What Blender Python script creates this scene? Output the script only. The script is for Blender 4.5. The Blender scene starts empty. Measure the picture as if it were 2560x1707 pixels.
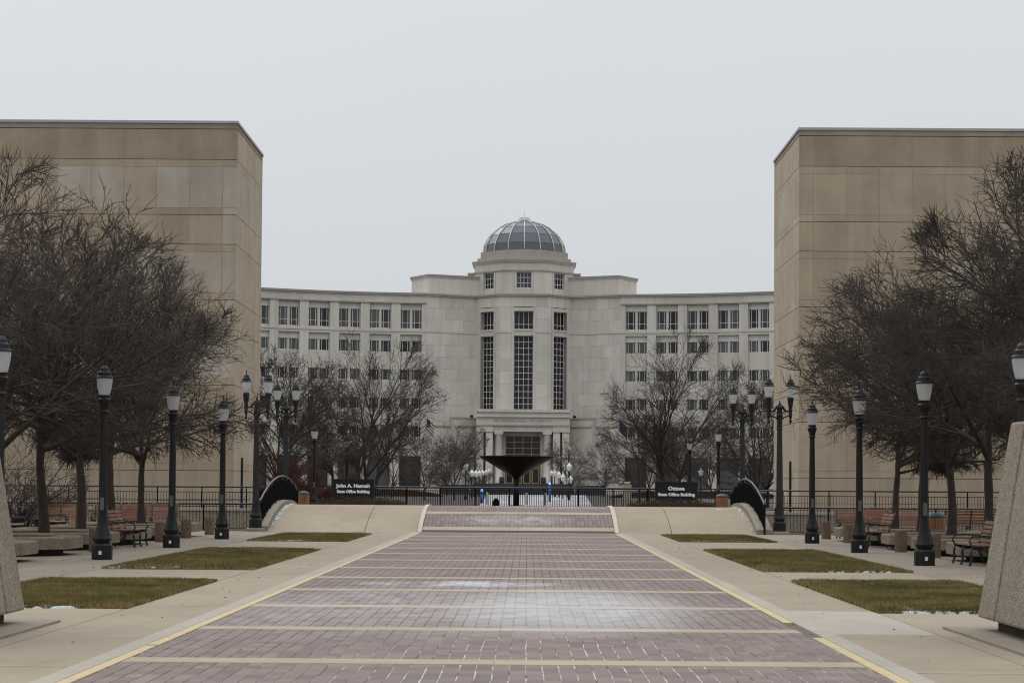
import bpy, math, random
from mathutils import Vector, Matrix, noise as mnoise

# ------------------------------------------------------------------ camera, sky, sun, exposure
scene = bpy.context.scene
COL = scene.collection
R_ = math.radians

cam_d = bpy.data.cameras.new('camera')
cam = bpy.data.objects.new('camera', cam_d)
COL.objects.link(cam)
cam_d.sensor_width = 36.0
cam_d.lens = 36.0 * 5000.0 / 2560.0
cam_d.shift_x = -0.000513
cam_d.shift_y = 0.066862
cam_d.clip_start = 0.1
cam_d.clip_end = 3000
cam_d.dof.use_dof = True
cam_d.dof.focus_distance = 110.0
cam_d.dof.aperture_fstop = 8.0
rot = Matrix.Rotation(R_(.424), 3, 'Z') @ Matrix.Rotation(R_(90 + 2.2), 3, 'X') @ Matrix.Rotation(R_(.4), 3, 'Z')
cam.matrix_world = Matrix.Translation((0.29, 0.0, 1.6)) @ rot.to_4x4()
scene.camera = cam

SUN_EL, SUN_AZ = 42.0, 35.0        # high, veiled by cloud, a little beyond the courthouse on the left
world = bpy.data.worlds.new('World')
scene.world = world
world.use_nodes = True
wn, wl = world.node_tree.nodes, world.node_tree.links
wn.clear()
w_out = wn.new('ShaderNodeOutputWorld')
w_bg = wn.new('ShaderNodeBackground')
w_bg.inputs['Strength'].default_value = 1.0
w_tc = wn.new('ShaderNodeTexCoord')
w_sep = wn.new('ShaderNodeSeparateXYZ')
wl.new(w_tc.outputs['Generated'], w_sep.inputs[0])
w_ramp = wn.new('ShaderNodeValToRGB')         # overcast luminance: zenith brighter than the horizon
e = w_ramp.color_ramp.elements
e[0].position, e[0].color = 0.0, (0.595, 0.635, 0.69, 1)
e[1].position, e[1].color = 1.0, (1.95, 1.99, 2.03, 1)
n_ = e.new(0.25); n_.color = (0.735, 0.76, 0.78, 1)
n_ = e.new(0.5); n_.color = (1.22, 1.25, 1.28, 1)
wl.new(w_sep.outputs['Z'], w_ramp.inputs[0])
w_sky = wn.new('ShaderNodeTexSky')
w_sky.sky_type = 'NISHITA'
w_sky.sun_disc = False
w_sky.sun_elevation = R_(SUN_EL)
w_sky.sun_rotation = R_(-SUN_AZ)
w_sky.dust_density = 4.0
w_sc = wn.new('ShaderNodeVectorMath'); w_sc.operation = 'SCALE'
w_sc.inputs['Scale'].default_value = 0.07
wl.new(w_sky.outputs[0], w_sc.inputs[0])
w_mix = wn.new('ShaderNodeMix'); w_mix.data_type = 'RGBA'
w_mix.inputs['Factor'].default_value = 0.94
wl.new(w_sc.outputs[0], w_mix.inputs[6])
w_noise = wn.new('ShaderNodeTexNoise')        # very faint cloud structure
w_noise.inputs['Scale'].default_value = 2.2
w_noise.inputs['Detail'].default_value = 4
wl.new(w_tc.outputs['Generated'], w_noise.inputs['Vector'])
w_mr = wn.new('ShaderNodeMapRange')
w_mr.inputs[3].default_value = 0.97; w_mr.inputs[4].default_value = 1.03
wl.new(w_noise.outputs[0], w_mr.inputs[0])
w_mul = wn.new('ShaderNodeVectorMath'); w_mul.operation = 'SCALE'
wl.new(w_ramp.outputs[0], w_mul.inputs[0]); wl.new(w_mr.outputs[0], w_mul.inputs['Scale'])
wl.new(w_mul.outputs[0], w_mix.inputs[7])
wl.new(w_mix.outputs[2], w_bg.inputs['Color'])
wl.new(w_bg.outputs[0], w_out.inputs[0])

sun_d = bpy.data.lights.new('sun', 'SUN')
sun_d.energy = 0.6
sun_d.angle = R_(30)
sun_d.color = (1.0, 0.96, 0.9)
sun = bpy.data.objects.new('sun', sun_d)
COL.objects.link(sun)
sd = Vector((-math.sin(R_(SUN_AZ)) * math.cos(R_(SUN_EL)), math.cos(R_(SUN_AZ)) * math.cos(R_(SUN_EL)), math.sin(R_(SUN_EL))))
sun.rotation_euler = sd.to_track_quat('Z', 'Y').to_euler()

scene.view_settings.view_transform = 'Standard'
scene.view_settings.look = 'None'
scene.view_settings.exposure = 0.0
scene.view_settings.gamma = 1.0
scene.view_settings.use_curve_mapping = False
scene.render.engine = 'CYCLES'
scene.cycles.use_denoising = True
scene.cycles.filter_width = 1.1
scene.cycles.max_bounces = 5
scene.cycles.diffuse_bounces = 3
scene.cycles.glossy_bounces = 2
scene.cycles.transparent_max_bounces = 8
scene.cycles.use_adaptive_sampling = True
scene.cycles.adaptive_threshold = 0.02

# ------------------------------------------------------------------ materials
class NT:
    def __init__(s, name):
        s.m = bpy.data.materials.new(name); s.m.use_nodes = True
        s.t = s.m.node_tree; s.n = s.t.nodes; s.l = s.t.links
        s.bsdf = s.n['Principled BSDF']
    def new(s, t, **kw):
        nd = s.n.new(t)
        for k, v in kw.items(): setattr(nd, k, v)
        return nd
    def pos(s):
        return s.new('ShaderNodeNewGeometry').outputs['Position']
    def objco(s):
        return s.new('ShaderNodeTexCoord').outputs['Object']
    def noise(s, vec, scale, detail=4, rough=.6, stretch=None):
        if stretch:
            mp = s.new('ShaderNodeMapping'); mp.inputs['Scale'].default_value = stretch
            s.l.new(vec, mp.inputs[0]); vec = mp.outputs[0]
        nd = s.new('ShaderNodeTexNoise'); nd.inputs['Scale'].default_value = scale
        nd.inputs['Detail'].default_value = detail; nd.inputs['Roughness'].default_value = rough
        s.l.new(vec, nd.inputs['Vector']); return nd.outputs[0]
    def rng(s, val, a, b, lo, hi, clamp=True):
        nd = s.new('ShaderNodeMapRange'); nd.clamp = clamp
        nd.inputs[1].default_value = a; nd.inputs[2].default_value = b
        nd.inputs[3].default_value = lo; nd.inputs[4].default_value = hi
        s.l.new(val, nd.inputs[0]); return nd.outputs[0]
    def math(s, op, a, b=None):
        nd = s.new('ShaderNodeMath', operation=op)
        for i, v in enumerate((a, b)):
            if v is None: continue
            if isinstance(v, (int, float)): nd.inputs[i].default_value = v
            else: s.l.new(v, nd.inputs[i])
        return nd.outputs[0]
    def mix(s, fac, a, b, blend='MIX'):
        nd = s.new('ShaderNodeMix', data_type='RGBA', blend_type=blend)
        for key, v in ((0, fac), (6, a), (7, b)):
            if isinstance(v, (int, float)): nd.inputs[key].default_value = v
            elif isinstance(v, tuple): nd.inputs[key].default_value = (*v, 1)
            else: s.l.new(v, nd.inputs[key])
        return nd.outputs[2]
    def scale(s, col, fac):
        nd = s.new('ShaderNodeVectorMath', operation='SCALE')
        if isinstance(col, tuple): nd.inputs[0].default_value = col
        else: s.l.new(col, nd.inputs[0])
        if isinstance(fac, (int, float)): nd.inputs['Scale'].default_value = fac
        else: s.l.new(fac, nd.inputs['Scale'])
        return nd.outputs[0]
    def base(s, col):
        if isinstance(col, tuple): s.bsdf.inputs['Base Color'].default_value = (*col, 1)
        else: s.l.new(col, s.bsdf.inputs['Base Color'])
    def bump(s, h, strength=.3, dist=.01):
        nd = s.new('ShaderNodeBump'); nd.inputs['Strength'].default_value = strength
        nd.inputs['Distance'].default_value = dist
        s.l.new(h, nd.inputs['Height']); s.l.new(nd.outputs[0], s.bsdf.inputs['Normal'])
    def rough(s, v, spec=.3):
        s.bsdf.inputs['Roughness'].default_value = v
        s.bsdf.inputs['Specular IOR Level'].default_value = spec

M = {}
def simple(name, col, rough=.7, var=.15, scale=6.0, spec=.3, metal=0.0, bump=0.0, objrand=0.0, grain=0.0, gscale=120.0):
    k = NT(name)
    n1 = k.noise(k.pos(), scale, 5)
    f = k.rng(n1, .25, .75, 1 - var, 1 + var)
    if objrand:
        oi = k.new('ShaderNodeObjectInfo')
        f = k.math('MULTIPLY', f, k.rng(oi.outputs['Random'], 0, 1, 1 - objrand, 1 + objrand))
    if grain:
        n2 = k.noise(k.pos(), gscale, 2)
        f = k.math('MULTIPLY', f, k.rng(n2, .3, .7, 1 - grain, 1 + grain))
    k.base(k.scale(col, f))
    k.rough(rough, spec)
    k.bsdf.inputs['Metallic'].default_value = metal
    if bump: k.bump(k.noise(k.pos(), scale * 6, 3), bump, .01)
    M[name] = k.m
    return k.m

def limestone(name, col, objrand, warm=.0):
    """weathered limestone: soft blotches, faint vertical rain streaks, tone per block"""
    k = NT(name)
    p = k.pos()
    blot = k.rng(k.noise(p, .18, 6, .65), .3, .7, .93, 1.06)
    streak = k.rng(k.noise(p, 1.1, 4, .6, (1, 1, .07)), .3, .75, 1.05, .88)
    fine = k.rng(k.noise(p, 9, 4), .3, .7, .97, 1.03)
    oi = k.new('ShaderNodeObjectInfo')
    r = k.rng(oi.outputs['Random'], 0, 1, 1 - objrand, 1 + objrand)
    f = k.math('MULTIPLY', k.math('MULTIPLY', blot, streak), k.math('MULTIPLY', fine, r))
    c2 = (col[0] * 1.02, col[1] * .96, col[2] * .88)
    k.base(k.scale(k.mix(k.noise(p, .35, 3), col, c2), f))
    k.rough(.9, .2)
    k.bump(k.noise(p, 30, 3), .15, .01)
    M[name] = k.m
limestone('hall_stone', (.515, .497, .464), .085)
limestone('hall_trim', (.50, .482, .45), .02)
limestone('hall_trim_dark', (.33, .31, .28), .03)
limestone('hall_letter', (.30, .275, .24), .0)

def precast(name, col, dirt):
    """sandy precast panel: darker mottling, streaks running down from the parapet"""
    k = NT(name)
    p = k.pos()
    blot = k.rng(k.noise(p, .55, 6, .65), .3, .72, 1.09, .84)
    streak = k.rng(k.noise(p, 1.6, 5, .6, (1, 1, .06)), .35, .75, 1.05, .88)
    fine = k.rng(k.noise(p, 60, 3, .7), .3, .7, .94, 1.06)
    oi = k.new('ShaderNodeObjectInfo')
    r = k.rng(oi.outputs['Random'], 0, 1, .94, 1.06)
    f = k.math('MULTIPLY', k.math('MULTIPLY', blot, streak), k.math('MULTIPLY', fine, r))
    m = k.mix(k.math('MULTIPLY', k.noise(p, .9, 5), dirt), col, (col[0] * .9, col[1] * .9, col[2] * .92))
    k.base(k.scale(m, f)); k.rough(.92, .15)
    k.bump(k.noise(p, 40, 3), .25, .01)
    M[name] = k.m
precast('panel_tan', (.345, .280, .202), .9)
precast('panel_weathered', (.295, .235, .166), 1.0)
precast('panel_pale', (.375, .325, .268), .4)
precast('panel_side', (.40, .335, .252), .5)
precast('panel_side_pale', (.39, .345, .28), .3)
precast('panel_parapet', (.27, .225, .178), .9)
simple('sealant', (.33, .29, .24), .8, .05)
simple('joint_dark', (.10, .085, .07), .9, .1)
simple('coping', (.30, .30, .31), .45, .08, metal=.3)

def concrete(name, col, stain=.12, objrand=.03, frost=False):
    k = NT(name)
    p = k.pos()
    a = k.math('MULTIPLY', k.rng(k.noise(p, .35, 6, .65), .3, .7, 1 - stain, 1 + stain * .6), k.rng(k.noise(p, 1.3, 7, .75, (1, .45, 1)), .52, .78, 1.0, .82))
    b = k.rng(k.noise(p, 3.2, 5, .7), .3, .7, .95, 1.05)
    c = k.rng(k.noise(p, 90, 2, .6), .3, .7, .93, 1.07)
    oi = k.new('ShaderNodeObjectInfo')
    r = k.rng(oi.outputs['Random'], 0, 1, 1 - objrand, 1 + objrand)
    f = k.math('MULTIPLY', k.math('MULTIPLY', a, b), k.math('MULTIPLY', c, r))
    col_o = k.scale(col, f)
    if frost: col_o = k.mix(k.math('MULTIPLY', frost_mask(k), .75), col_o, (.42, .42, .42))
    k.base(col_o); k.rough(.88, .2)
    k.bump(k.noise(p, 70, 3), .2, .004)
    M[name] = k.m

def ellipse(k, cx, cy, rx, ry, soft=.7):
    sp = k.new('ShaderNodeSeparateXYZ'); k.l.new(k.pos(), sp.inputs[0])
    dx = k.math('DIVIDE', k.math('SUBTRACT', sp.outputs[0], cx), rx)
    dy = k.math('DIVIDE', k.math('SUBTRACT', sp.outputs[1], cy), ry)
    d = k.math('ADD', k.math('MULTIPLY', dx, dx), k.math('MULTIPLY', dy, dy))
    return k.rng(d, 1 - soft, 1 + soft * .4, 1, 0)

def frost_mask(k):
    """road-salt bloom left where snow dried on the walk"""
    n1 = k.rng(k.noise(k.pos(), 1.7, 9, .78), .36, .60, 0, 1)
    n2 = k.rng(k.noise(k.pos(), .8, 6, .7, (1, .25, 1)), .40, .6, 0, 1)
    core = k.math('MULTIPLY', ellipse(k, .75, 26.8, 1.75, 5.0, .85), k.rng(n1, 0, 1, .5, 1))
    wide = k.math('MULTIPLY', ellipse(k, -.6, 27.0, 3.4, 5.4, .9), k.math('MULTIPLY', n1, .5))
    streak = k.math('MULTIPLY', ellipse(k, -.75, 33.0, 1.7, 1.1, .7), n2)
    br1 = k.math('MULTIPLY', ellipse(k, -.2, 71.6, 2.0, .9, .7), n1)
    br2 = k.math('MULTIPLY', ellipse(k, 1.0, 74.9, 3.0, .5, .7), n2)
    o = k.math('MAXIMUM', core, wide)
    for q in (streak, k.math('MULTIPLY', br1, .6), k.math('MULTIPLY', br2, .5)): o = k.math('MAXIMUM', o, q)
    return o

concrete('concrete', (.272, .230, .173))
concrete('concrete_grey', (.238, .205, .164), .16)
concrete('concrete_pale', (.325, .295, .25), .1)
concrete('band_concrete', (.325, .282, .208), .14, .04, True)
concrete('bridge_concrete', (.292, .24, .18), .12)
concrete('base_concrete', (.14, .12, .095), .15)

def paver_mat():
    k = NT('paver')
    p = k.pos()
    g = k.new('ShaderNodeNewGeometry')
    oi = k.new('ShaderNodeObjectInfo')
    rnd = k.math('FRACT', k.math('ADD', g.outputs['Random Per Island'], oi.outputs['Random']))
    a = k.mix(rnd, (.140, .106, .097), (.196, .154, .142))
    f = k.math('MULTIPLY', k.rng(k.noise(p, .5, 5), .3, .7, .88, 1.12), k.rng(k.noise(p, 60, 3), .3, .7, .88, 1.12))
    col = k.scale(a, f)
    haze = k.math('MULTIPLY', k.rng(k.noise(p, 2.0, 6, .7, (.4, 1, 1)), .45, .75, 0, .4), 1.0)
    col = k.mix(haze, col, (.22, .19, .178))
    col = k.mix(k.math('MULTIPLY', frost_mask(k), k.rng(rnd, 0, 1, .85, 1.0)), col, (.40, .40, .40))
    k.base(col); k.rough(.85, .25)
    k.bump(k.noise(p, 80, 3), .3, .004)
    M['paver'] = k.m
paver_mat()

def joint_mat():
    """sand joints; near the camera the last snow lies in them"""
    k = NT('joint_sand')
    p = k.pos()
    m = k.math('MULTIPLY', ellipse(k, 1.0, 17.5, 3.4, 5.0, .8), k.rng(k.noise(p, 2.6, 5, .7, (1, .6, 1)), .40, .56, 0, 1))
    m2 = k.math('MULTIPLY', ellipse(k, -2.2, 18.5, 1.8, 4.0, .8), k.rng(k.noise(p, 3.0, 5, .7, (1, .6, 1)), .5, .6, 0, .8))
    m = k.math('MAXIMUM', m, m2)
    col = k.mix(frost_mask(k), (.088, .068, .064), (.40, .40, .40))
    k.base(k.mix(m, col, (.54, .55, .56))); k.rough(.95, .1)
    M['joint_sand'] = k.m
joint_mat()

def yellow_mat():
    k = NT('yellow_paint')
    p = k.pos()
    w = k.rng(k.noise(p, 3.5, 6, .75), .5, .66, 0, .85)
    k.base(k.mix(w, (.44, .345, .195), (.30, .26, .20))); k.rough(.7, .3)
    M['yellow_paint'] = k.m
yellow_mat()
simple('yellow_faded', (.34, .27, .16), .8, .2, 3)
concrete('kerb_white', (.46, .40, .33), .1)

def aggregate(name, col, vs=55.0):
    """exposed-aggregate concrete: pebbles of mixed tone"""
    k = NT(name)
    p = k.pos()
    v = k.new('ShaderNodeTexVoronoi'); v.inputs['Scale'].default_value = vs
    k.l.new(p, v.inputs['Vector'])
    sp = k.new('ShaderNodeSeparateColor'); k.l.new(v.outputs['Color'], sp.inputs[0])
    f = k.math('MULTIPLY', k.rng(sp.outputs[0], 0, 1, .62, 1.32), k.rng(k.noise(p, .9, 5), .3, .7, .88, 1.1))
    drip = k.rng(k.noise(p, 3, 5, .6, (1, 1, .12)), .35, .7, 1.05, .86)
    k.base(k.scale(col, k.math('MULTIPLY', f, drip))); k.rough(.95, .15)
    k.bump(v.outputs['Distance'], .8, .01)
    M[name] = k.m
aggregate('aggregate', (.245, .21, .165))
aggregate('aggregate_planter', (.20, .165, .122))
aggregate('aggregate_brown', (.155, .108, .075), 45)
aggregate('aggregate_wall', (.235, .20, .155), 35)
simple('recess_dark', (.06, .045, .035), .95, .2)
simple('lamp_black', (.0065, .0067, .0072), .5, .1, 3, .3)
simple('lamp_grey', (.022, .023, .025), .65, .1, 3, .2)
simple('iron_black', (.005, .0052, .006), .8, .1, 3, .08)
simple('iron_navy', (.008, .009, .018), .3, .1, 3, .5)
simple('bench_iron', (.008, .017, .017), .45, .1, 3, .5)
simple('slat_wood', (.165, .074, .042), .6, .2, 3, .35, objrand=.22)
simple('slat_wood_pale', (.30, .21, .16), .6, .2, 3, .35, objrand=.2)
simple('bin_wood', (.22, .10, .048), .6, .2, 4, .3, objrand=.2)
simple('bin_lid', (.018, .055, .052), .5, .15, 4, .4)
simple('bark', (.05, .04, .033), .95, .3, 9, .15, bump=.8)
simple('twig', (.055, .045, .038), .9, .25, 2, .2)
simple('twig_far', (.062, .050, .043), .9, .25, 1, .2)
simple('twig_red', (.085, .032, .029), .9, .3, 1, .2)
simple('hedge_leaf', (.05, .034, .024), .9, .4, 5, .2)
simple('mulch', (.085, .042, .028), .95, .35, 12, .1, bump=.8)
simple('soil', (.11, .09, .045), .95, .3, 6, .1)
simple('bronze', (.030, .025, .018), .5, .25, 1.2, .4, metal=.6)
simple('sticker', (.6, .6, .6), .6, .2, 40)
simple('plate_grey', (.10, .10, .10), .4, .1)
simple('sign_frame', (.013, .013, .0135), .5, .1)
simple('sign_panel', (.006, .006, .0065), .5, .05)
simple('sign_white', (.80, .79, .76), .6, .03)
simple('sign_tan', (.32, .30, .22), .7, .1)
simple('window_white', (.55, .54, .52), .6, .05)
simple('window_bronze', (.30, .20, .09), .45, .1, metal=.4)
simple('dome_rib', (.56, .545, .515), .5, .05)
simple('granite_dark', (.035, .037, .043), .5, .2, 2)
simple('blue_paint', (.03, .10, .30), .4, .1)
simple('flag_blue', (.012, .016, .045), .8, .1)
simple('flag_red', (.25, .03, .03), .8, .1)
simple('flag_white', (.55, .55, .55), .8, .1)
simple('metal_pole', (.35, .35, .36), .4, .1, metal=.5)
simple('asphalt', (.05, .05, .052), .9, .2)
simple('far_lawn', (.05, .043, .034), .95, .35, .2)
simple('bollard_grey', (.40, .39, .36), .8, .1)
simple('snow', (.40, .41, .42), .95, .25, 14)
def far_snow():
    k = NT('snow_ground')
    n = k.rng(k.noise(k.pos(), .25, 6, .7, (1, .3, 1)), .34, .6, 0, 1)
    k.base(k.mix(n, (.17, .16, .15), (.44, .45, .47))); k.rough(.9, .1)
    M['snow_ground'] = k.m
far_snow()

def glass(name, col, rough=.06, spec=.6):
    k = NT(name)
    oi = k.new('ShaderNodeObjectInfo')
    k.base(k.scale(col, k.rng(oi.outputs['Random'], 0, 1, .5, 1.7)))
    k.rough(rough, spec); M[name] = k.m
glass('hall_glass', (.009, .010, .012), .08, .35)
glass('blind_glass', (.05, .052, .053), .2, .35)
glass('entry_glass', (.010, .009, .009), .08, .35)
def dome_glass():
    k = NT('dome_glass')
    k.base((.05, .062, .078)); k.rough(.3, .6); M['dome_glass'] = k.m
dome_glass()
def lamp_glass():
    k = NT('lamp_glass')
    tr = k.new('ShaderNodeBsdfTransparent'); tr.inputs[0].default_value = (.93, .94, .95, 1)
    mx = k.new('ShaderNodeMixShader'); mx.inputs[0].default_value = .62
    k.base((.62, .63, .64)); k.rough(.18, .5)
    k.bsdf.inputs['Subsurface Weight'].default_value = 0
    tl = k.new('ShaderNodeBsdfTranslucent'); tl.inputs[0].default_value = (.75, .76, .77, 1)
    m2 = k.new('ShaderNodeMixShader'); m2.inputs[0].default_value = .5
    k.l.new(k.bsdf.outputs[0], m2.inputs[1]); k.l.new(tl.outputs[0], m2.inputs[2])
    k.l.new(tr.outputs[0], mx.inputs[1]); k.l.new(m2.outputs[0], mx.inputs[2])
    k.l.new(mx.outputs[0], k.n['Material Output'].inputs[0]); M['lamp_glass'] = k.m
lamp_glass()
def globe_white():
    k = NT('globe_white'); k.base((.58, .58, .575)); k.rough(.3, .4); M['globe_white'] = k.m
globe_white()
def blue_light():
    k = NT('blue_light'); k.base((.1, .15, .6)); k.rough(.3)
    k.bsdf.inputs['Emission Color'].default_value = (.25, .4, 1, 1)
    k.bsdf.inputs['Emission Strength'].default_value = 1.6; M['blue_light'] = k.m
blue_light()
def grass_mat():
    k = NT('grass')
    at = k.new('ShaderNodeAttribute', attribute_name='tone')
    r = k.new('ShaderNodeValToRGB'); el = r.color_ramp.elements
    el[0].color = (.058, .062, .022, 1); el[1].color = (.27, .19, .09, 1)
    m_ = el.new(.5); m_.color = (.145, .122, .045, 1)
    k.l.new(at.outputs['Fac'], r.inputs[0]); k.base(r.outputs[0]); k.rough(.9, .1)
    M['grass'] = k.m
grass_mat()

# ------------------------------------------------------------------ mesh helpers
class MB:
    def __init__(s): s.v, s.f, s.mi = [], [], []
    def add(s, vs, fs, mi=0):
        o = len(s.v); s.v.extend(vs)
        for f in fs: s.f.append(tuple(i + o for i in f)); s.mi.append(mi)
        return s
    def box(s, x0, x1, y0, y1, z0, z1, mi=0):
        vs = [(x0, y0, z0), (x1, y0, z0), (x1, y1, z0), (x0, y1, z0), (x0, y0, z1), (x1, y0, z1), (x1, y1, z1), (x0, y1, z1)]
        return s.add(vs, [(0, 3, 2, 1), (4, 5, 6, 7), (0, 1, 5, 4), (1, 2, 6, 5), (2, 3, 7, 6), (3, 0, 4, 7)], mi)
    def hexa(s, vs, mi=0):
        return s.add(vs, [(0, 3, 2, 1), (4, 5, 6, 7), (0, 1, 5, 4), (1, 2, 6, 5), (2, 3, 7, 6), (3, 0, 4, 7)], mi)
    def prism(s, poly, z0, z1, mi=0, top=None):
        n = len(poly); top = top or poly
        vs = [(x, y, z0) for x, y in poly] + [(x, y, z1) for x, y in top]
        fs = [tuple(range(n - 1, -1, -1)), tuple(range(n, 2 * n))] + [(i, (i + 1) % n, n + (i + 1) % n, n + i) for i in range(n)]
        return s.add(vs, fs, mi)
    def lathe(s, prof, n=16, c=(0, 0), flute=0.0, mi=0, a0=0.0):
        vs, fs = [], []
        for r, z in prof:
            for i in range(n):
                a = a0 + 2 * math.pi * i / n
                rr = r * (1 - flute * (i % 2))
                vs.append((c[0] + rr * math.cos(a), c[1] + rr * math.sin(a), z))
        for j in range(len(prof) - 1):
            for i in range(n):
                i2 = (i + 1) % n
                fs.append((j * n + i, j * n + i2, (j + 1) * n + i2, (j + 1) * n + i))
        fs.append(tuple(range(n - 1, -1, -1)))
        k = (len(prof) - 1) * n
        fs.append(tuple(range(k, k + n)))
        return s.add(vs, fs, mi)
    def tube(s, pts, rad, n=6, mi=0, cap=True):
        vs, fs = [], []
        m = len(pts)
        P = [Vector(p) for p in pts]
        if not hasattr(rad, '__len__'): rad = [rad] * m
        t0 = (P[1] - P[0]).normalized()
        ref = Vector((0, 0, 1)) if abs(t0.z) < .9 else Vector((1, 0, 0))
        for j in range(m):
            t = (P[min(j + 1, m - 1)] - P[max(j - 1, 0)]).normalized()
            a = t.cross(ref)
            if a.length < 1e-4: a = t.orthogonal()
            a.normalize(); b = t.cross(a)
            for i in range(n):
                q = 2 * math.pi * i / n
                w = P[j] + (a * math.cos(q) + b * math.sin(q)) * rad[j]
                vs.append((w.x, w.y, w.z))
        for j in range(m - 1):
            for i in range(n):
                i2 = (i + 1) % n
                fs.append((j * n + i, j * n + i2, (j + 1) * n + i2, (j + 1) * n + i))
        if cap:
            fs.append(tuple(range(n - 1, -1, -1))); fs.append(tuple(range((m - 1) * n, m * n)))
        return s.add(vs, fs, mi)
    def mesh(s, name, mats, smooth=False):
        me = bpy.data.meshes.new(name)
        me.from_pydata(s.v, [], s.f)
        if not isinstance(mats, (list, tuple)): mats = [mats]
        for m in mats: me.materials.append(M[m])
        if len(mats) > 1: me.polygons.foreach_set('material_index', s.mi)
        if smooth: me.polygons.foreach_set('use_smooth', [True] * len(me.polygons))
        me.update()
        return me
    def build(s, name, mats, parent=None, smooth=False, loc=None, kind=None):
        return link(name, s.mesh(name, mats, smooth), parent, loc, kind)

def link(name, me, parent=None, loc=None, kind=None, rotz=None, scale=None):
    o = bpy.data.objects.new(name, me); COL.objects.link(o)
    if parent is not None: o.parent = parent
    if loc is not None: o.location = loc
    if rotz is not None: o.rotation_euler = (0, 0, rotz)
    if scale is not None: o.scale = scale if hasattr(scale, '__len__') else (scale,) * 3
    if kind: o['kind'] = kind
    return o
def tag(o, label, cat, group=None, kind=None):
    o['label'] = label; o['category'] = cat
    if group: o['group'] = group
    if kind: o['kind'] = kind
    return o
def thing(name, label, cat, loc=(0, 0, 0), rotz=0, group=None, scale=None):
    o = link(name, None, None, loc, None, rotz, scale)
    return tag(o, label, cat, group)
def copy_tree(src, parent=None):
    c = src.copy(); COL.objects.link(c); c.parent = parent
    for ch in src.children: copy_tree(ch, c)
    return c
def dup(src, label, loc, rotz=0, scale=None):
    c = copy_tree(src); c['label'] = label; c.location = loc; c.rotation_euler = (0, 0, rotz)
    if scale: c.scale = (scale,) * 3 if not hasattr(scale, '__len__') else scale
    return c
def text_mesh(body, size, mat, depth=.004, bold=0.0):
    cu = bpy.data.curves.new('lettering', 'FONT')
    cu.body = body; cu.size = size; cu.extrude = depth; cu.align_x = 'CENTER'; cu.offset = bold
    cu.resolution_u = 3
    t = bpy.data.objects.new('lettering_source', cu); COL.objects.link(t)
    dg = bpy.context.evaluated_depsgraph_get()
    me = bpy.data.meshes.new_from_object(t.evaluated_get(dg))
    bpy.data.objects.remove(t); bpy.data.curves.remove(cu)
    me.materials.clear(); me.materials.append(M[mat]); me.name = 'lettering'
    xs = [v.co.x for v in me.vertices]
    return me, max(xs) - min(xs)

rnd = random.Random(7)

# ------------------------------------------------------------------ ground profile
BR0, BRC, BRK, FARZ = 69.83, 76.2, .0217, .45
BR1 = BRC + math.sqrt((.88 - FARZ) / BRK)
def zg(y):
    if y <= BR0: return 0.0
    if y <= BR1: return .88 - BRK * (y - BRC) ** 2
    return FARZ
HW = 3.36           # half width of the brick walk
BANDS = [14.4 + 4.2 * k for k in range(0, 16)]       # far edge of each concrete band
BW = .5
BANDS[13] = 70.55          # broad band at the foot of the bridge
def bwid(i): return 1.35 if i == 13 else BW

def strip(mb, x0, x1, y0, y1, h0, h1, step=.6, mi=0):
    """a slab following the ground profile"""
    flat = y1 <= BR0 + .01 or y0 >= BR1 - .01
    n = 1 if flat else max(1, int((y1 - y0) / step))
    ys = [y0 + (y1 - y0) * i / n for i in range(n + 1)]
    vs, fs = [], []
    for y in ys:
        z = zg(y)
        vs += [(x0, y, z + h0), (x1, y, z + h0), (x1, y, z + h1), (x0, y, z + h1)]
    for i in range(n):
        a, b = 4 * i, 4 * i + 4
        fs += [(a + 3, a + 2, b + 2, b + 3), (a, b, b + 1, a + 1), (a + 1, b + 1, b + 2, a + 2), (a, a + 3, b + 3, b)]
    fs += [(0, 1, 2, 3), (4 * n + 3, 4 * n + 2, 4 * n + 1, 4 * n)]
    mb.add(vs, fs, mi)

# the base the whole plaza lies on (stops at the sunken street), and the ground beyond it
MB().box(-60, 60, -30, 70.29, -6, -.03).build('ground', 'base_concrete', kind='structure')
g2 = MB().box(-400, 400, 82.25, 1500, -6, FARZ - .02)
g2.build('ground_beyond', 'far_lawn', kind='structure')
MB().box(-60, 60, 70.37, 82.2, -6, -4.2).build('sunken_street', 'asphalt', kind='structure')
MB().prism([(-2.6, 122), (4.3, 122), (9.0, 296), (-5.5, 296)], FARZ - .01, FARZ + .004).build('snowy_forecourt', 'snow_ground', kind='structure')
fp = MB().box(-60, 60, 82.37, 111.5, FARZ - .01, FARZ + .003).build('far_pavement', 'base_concrete', kind='structure')

# brick walk: joint bed > pavers, bands, edge lines
walk_bed = MB()
strip(walk_bed, -HW - .02, HW + .02, 9.5, 80.6, -.035, -.0045)
walk = walk_bed.build('brick_walk', 'joint_sand', kind='structure')
PW, PL, GAP = HW * 2 / 46, .292, .011
cands, far_pavers = [], MB()
for bi in range(len(BANDS)):
    y_lo, y_hi = BANDS[bi], (BANDS[bi + 1] - bwid(bi + 1) if bi + 1 < len(BANDS) else 80.6)
    if y_lo > 80: break
    y_hi = min(y_hi, 80.6)
    rows = max(1, round((y_hi - y_lo) / PL)); pl = (y_hi - y_lo) / rows
    for r in range(rows):
        ya = y_lo + r * pl + .001; yb = y_lo + (r + 1) * pl - .001
        for c in range(46):
            cx = -HW + (c + .5) * PW + rnd.uniform(-.003, .003) + .004 * math.sin(r * .9 + bi)
            cands.append((cx, ya, yb))
near = sorted([p for p in cands if p[1] > 16.15 and abs(p[0]) < 3.4], key=lambda p: p[1])[:300]
nearset = set(near)
pm = MB(); hw = PW / 2 - GAP / 2
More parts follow.
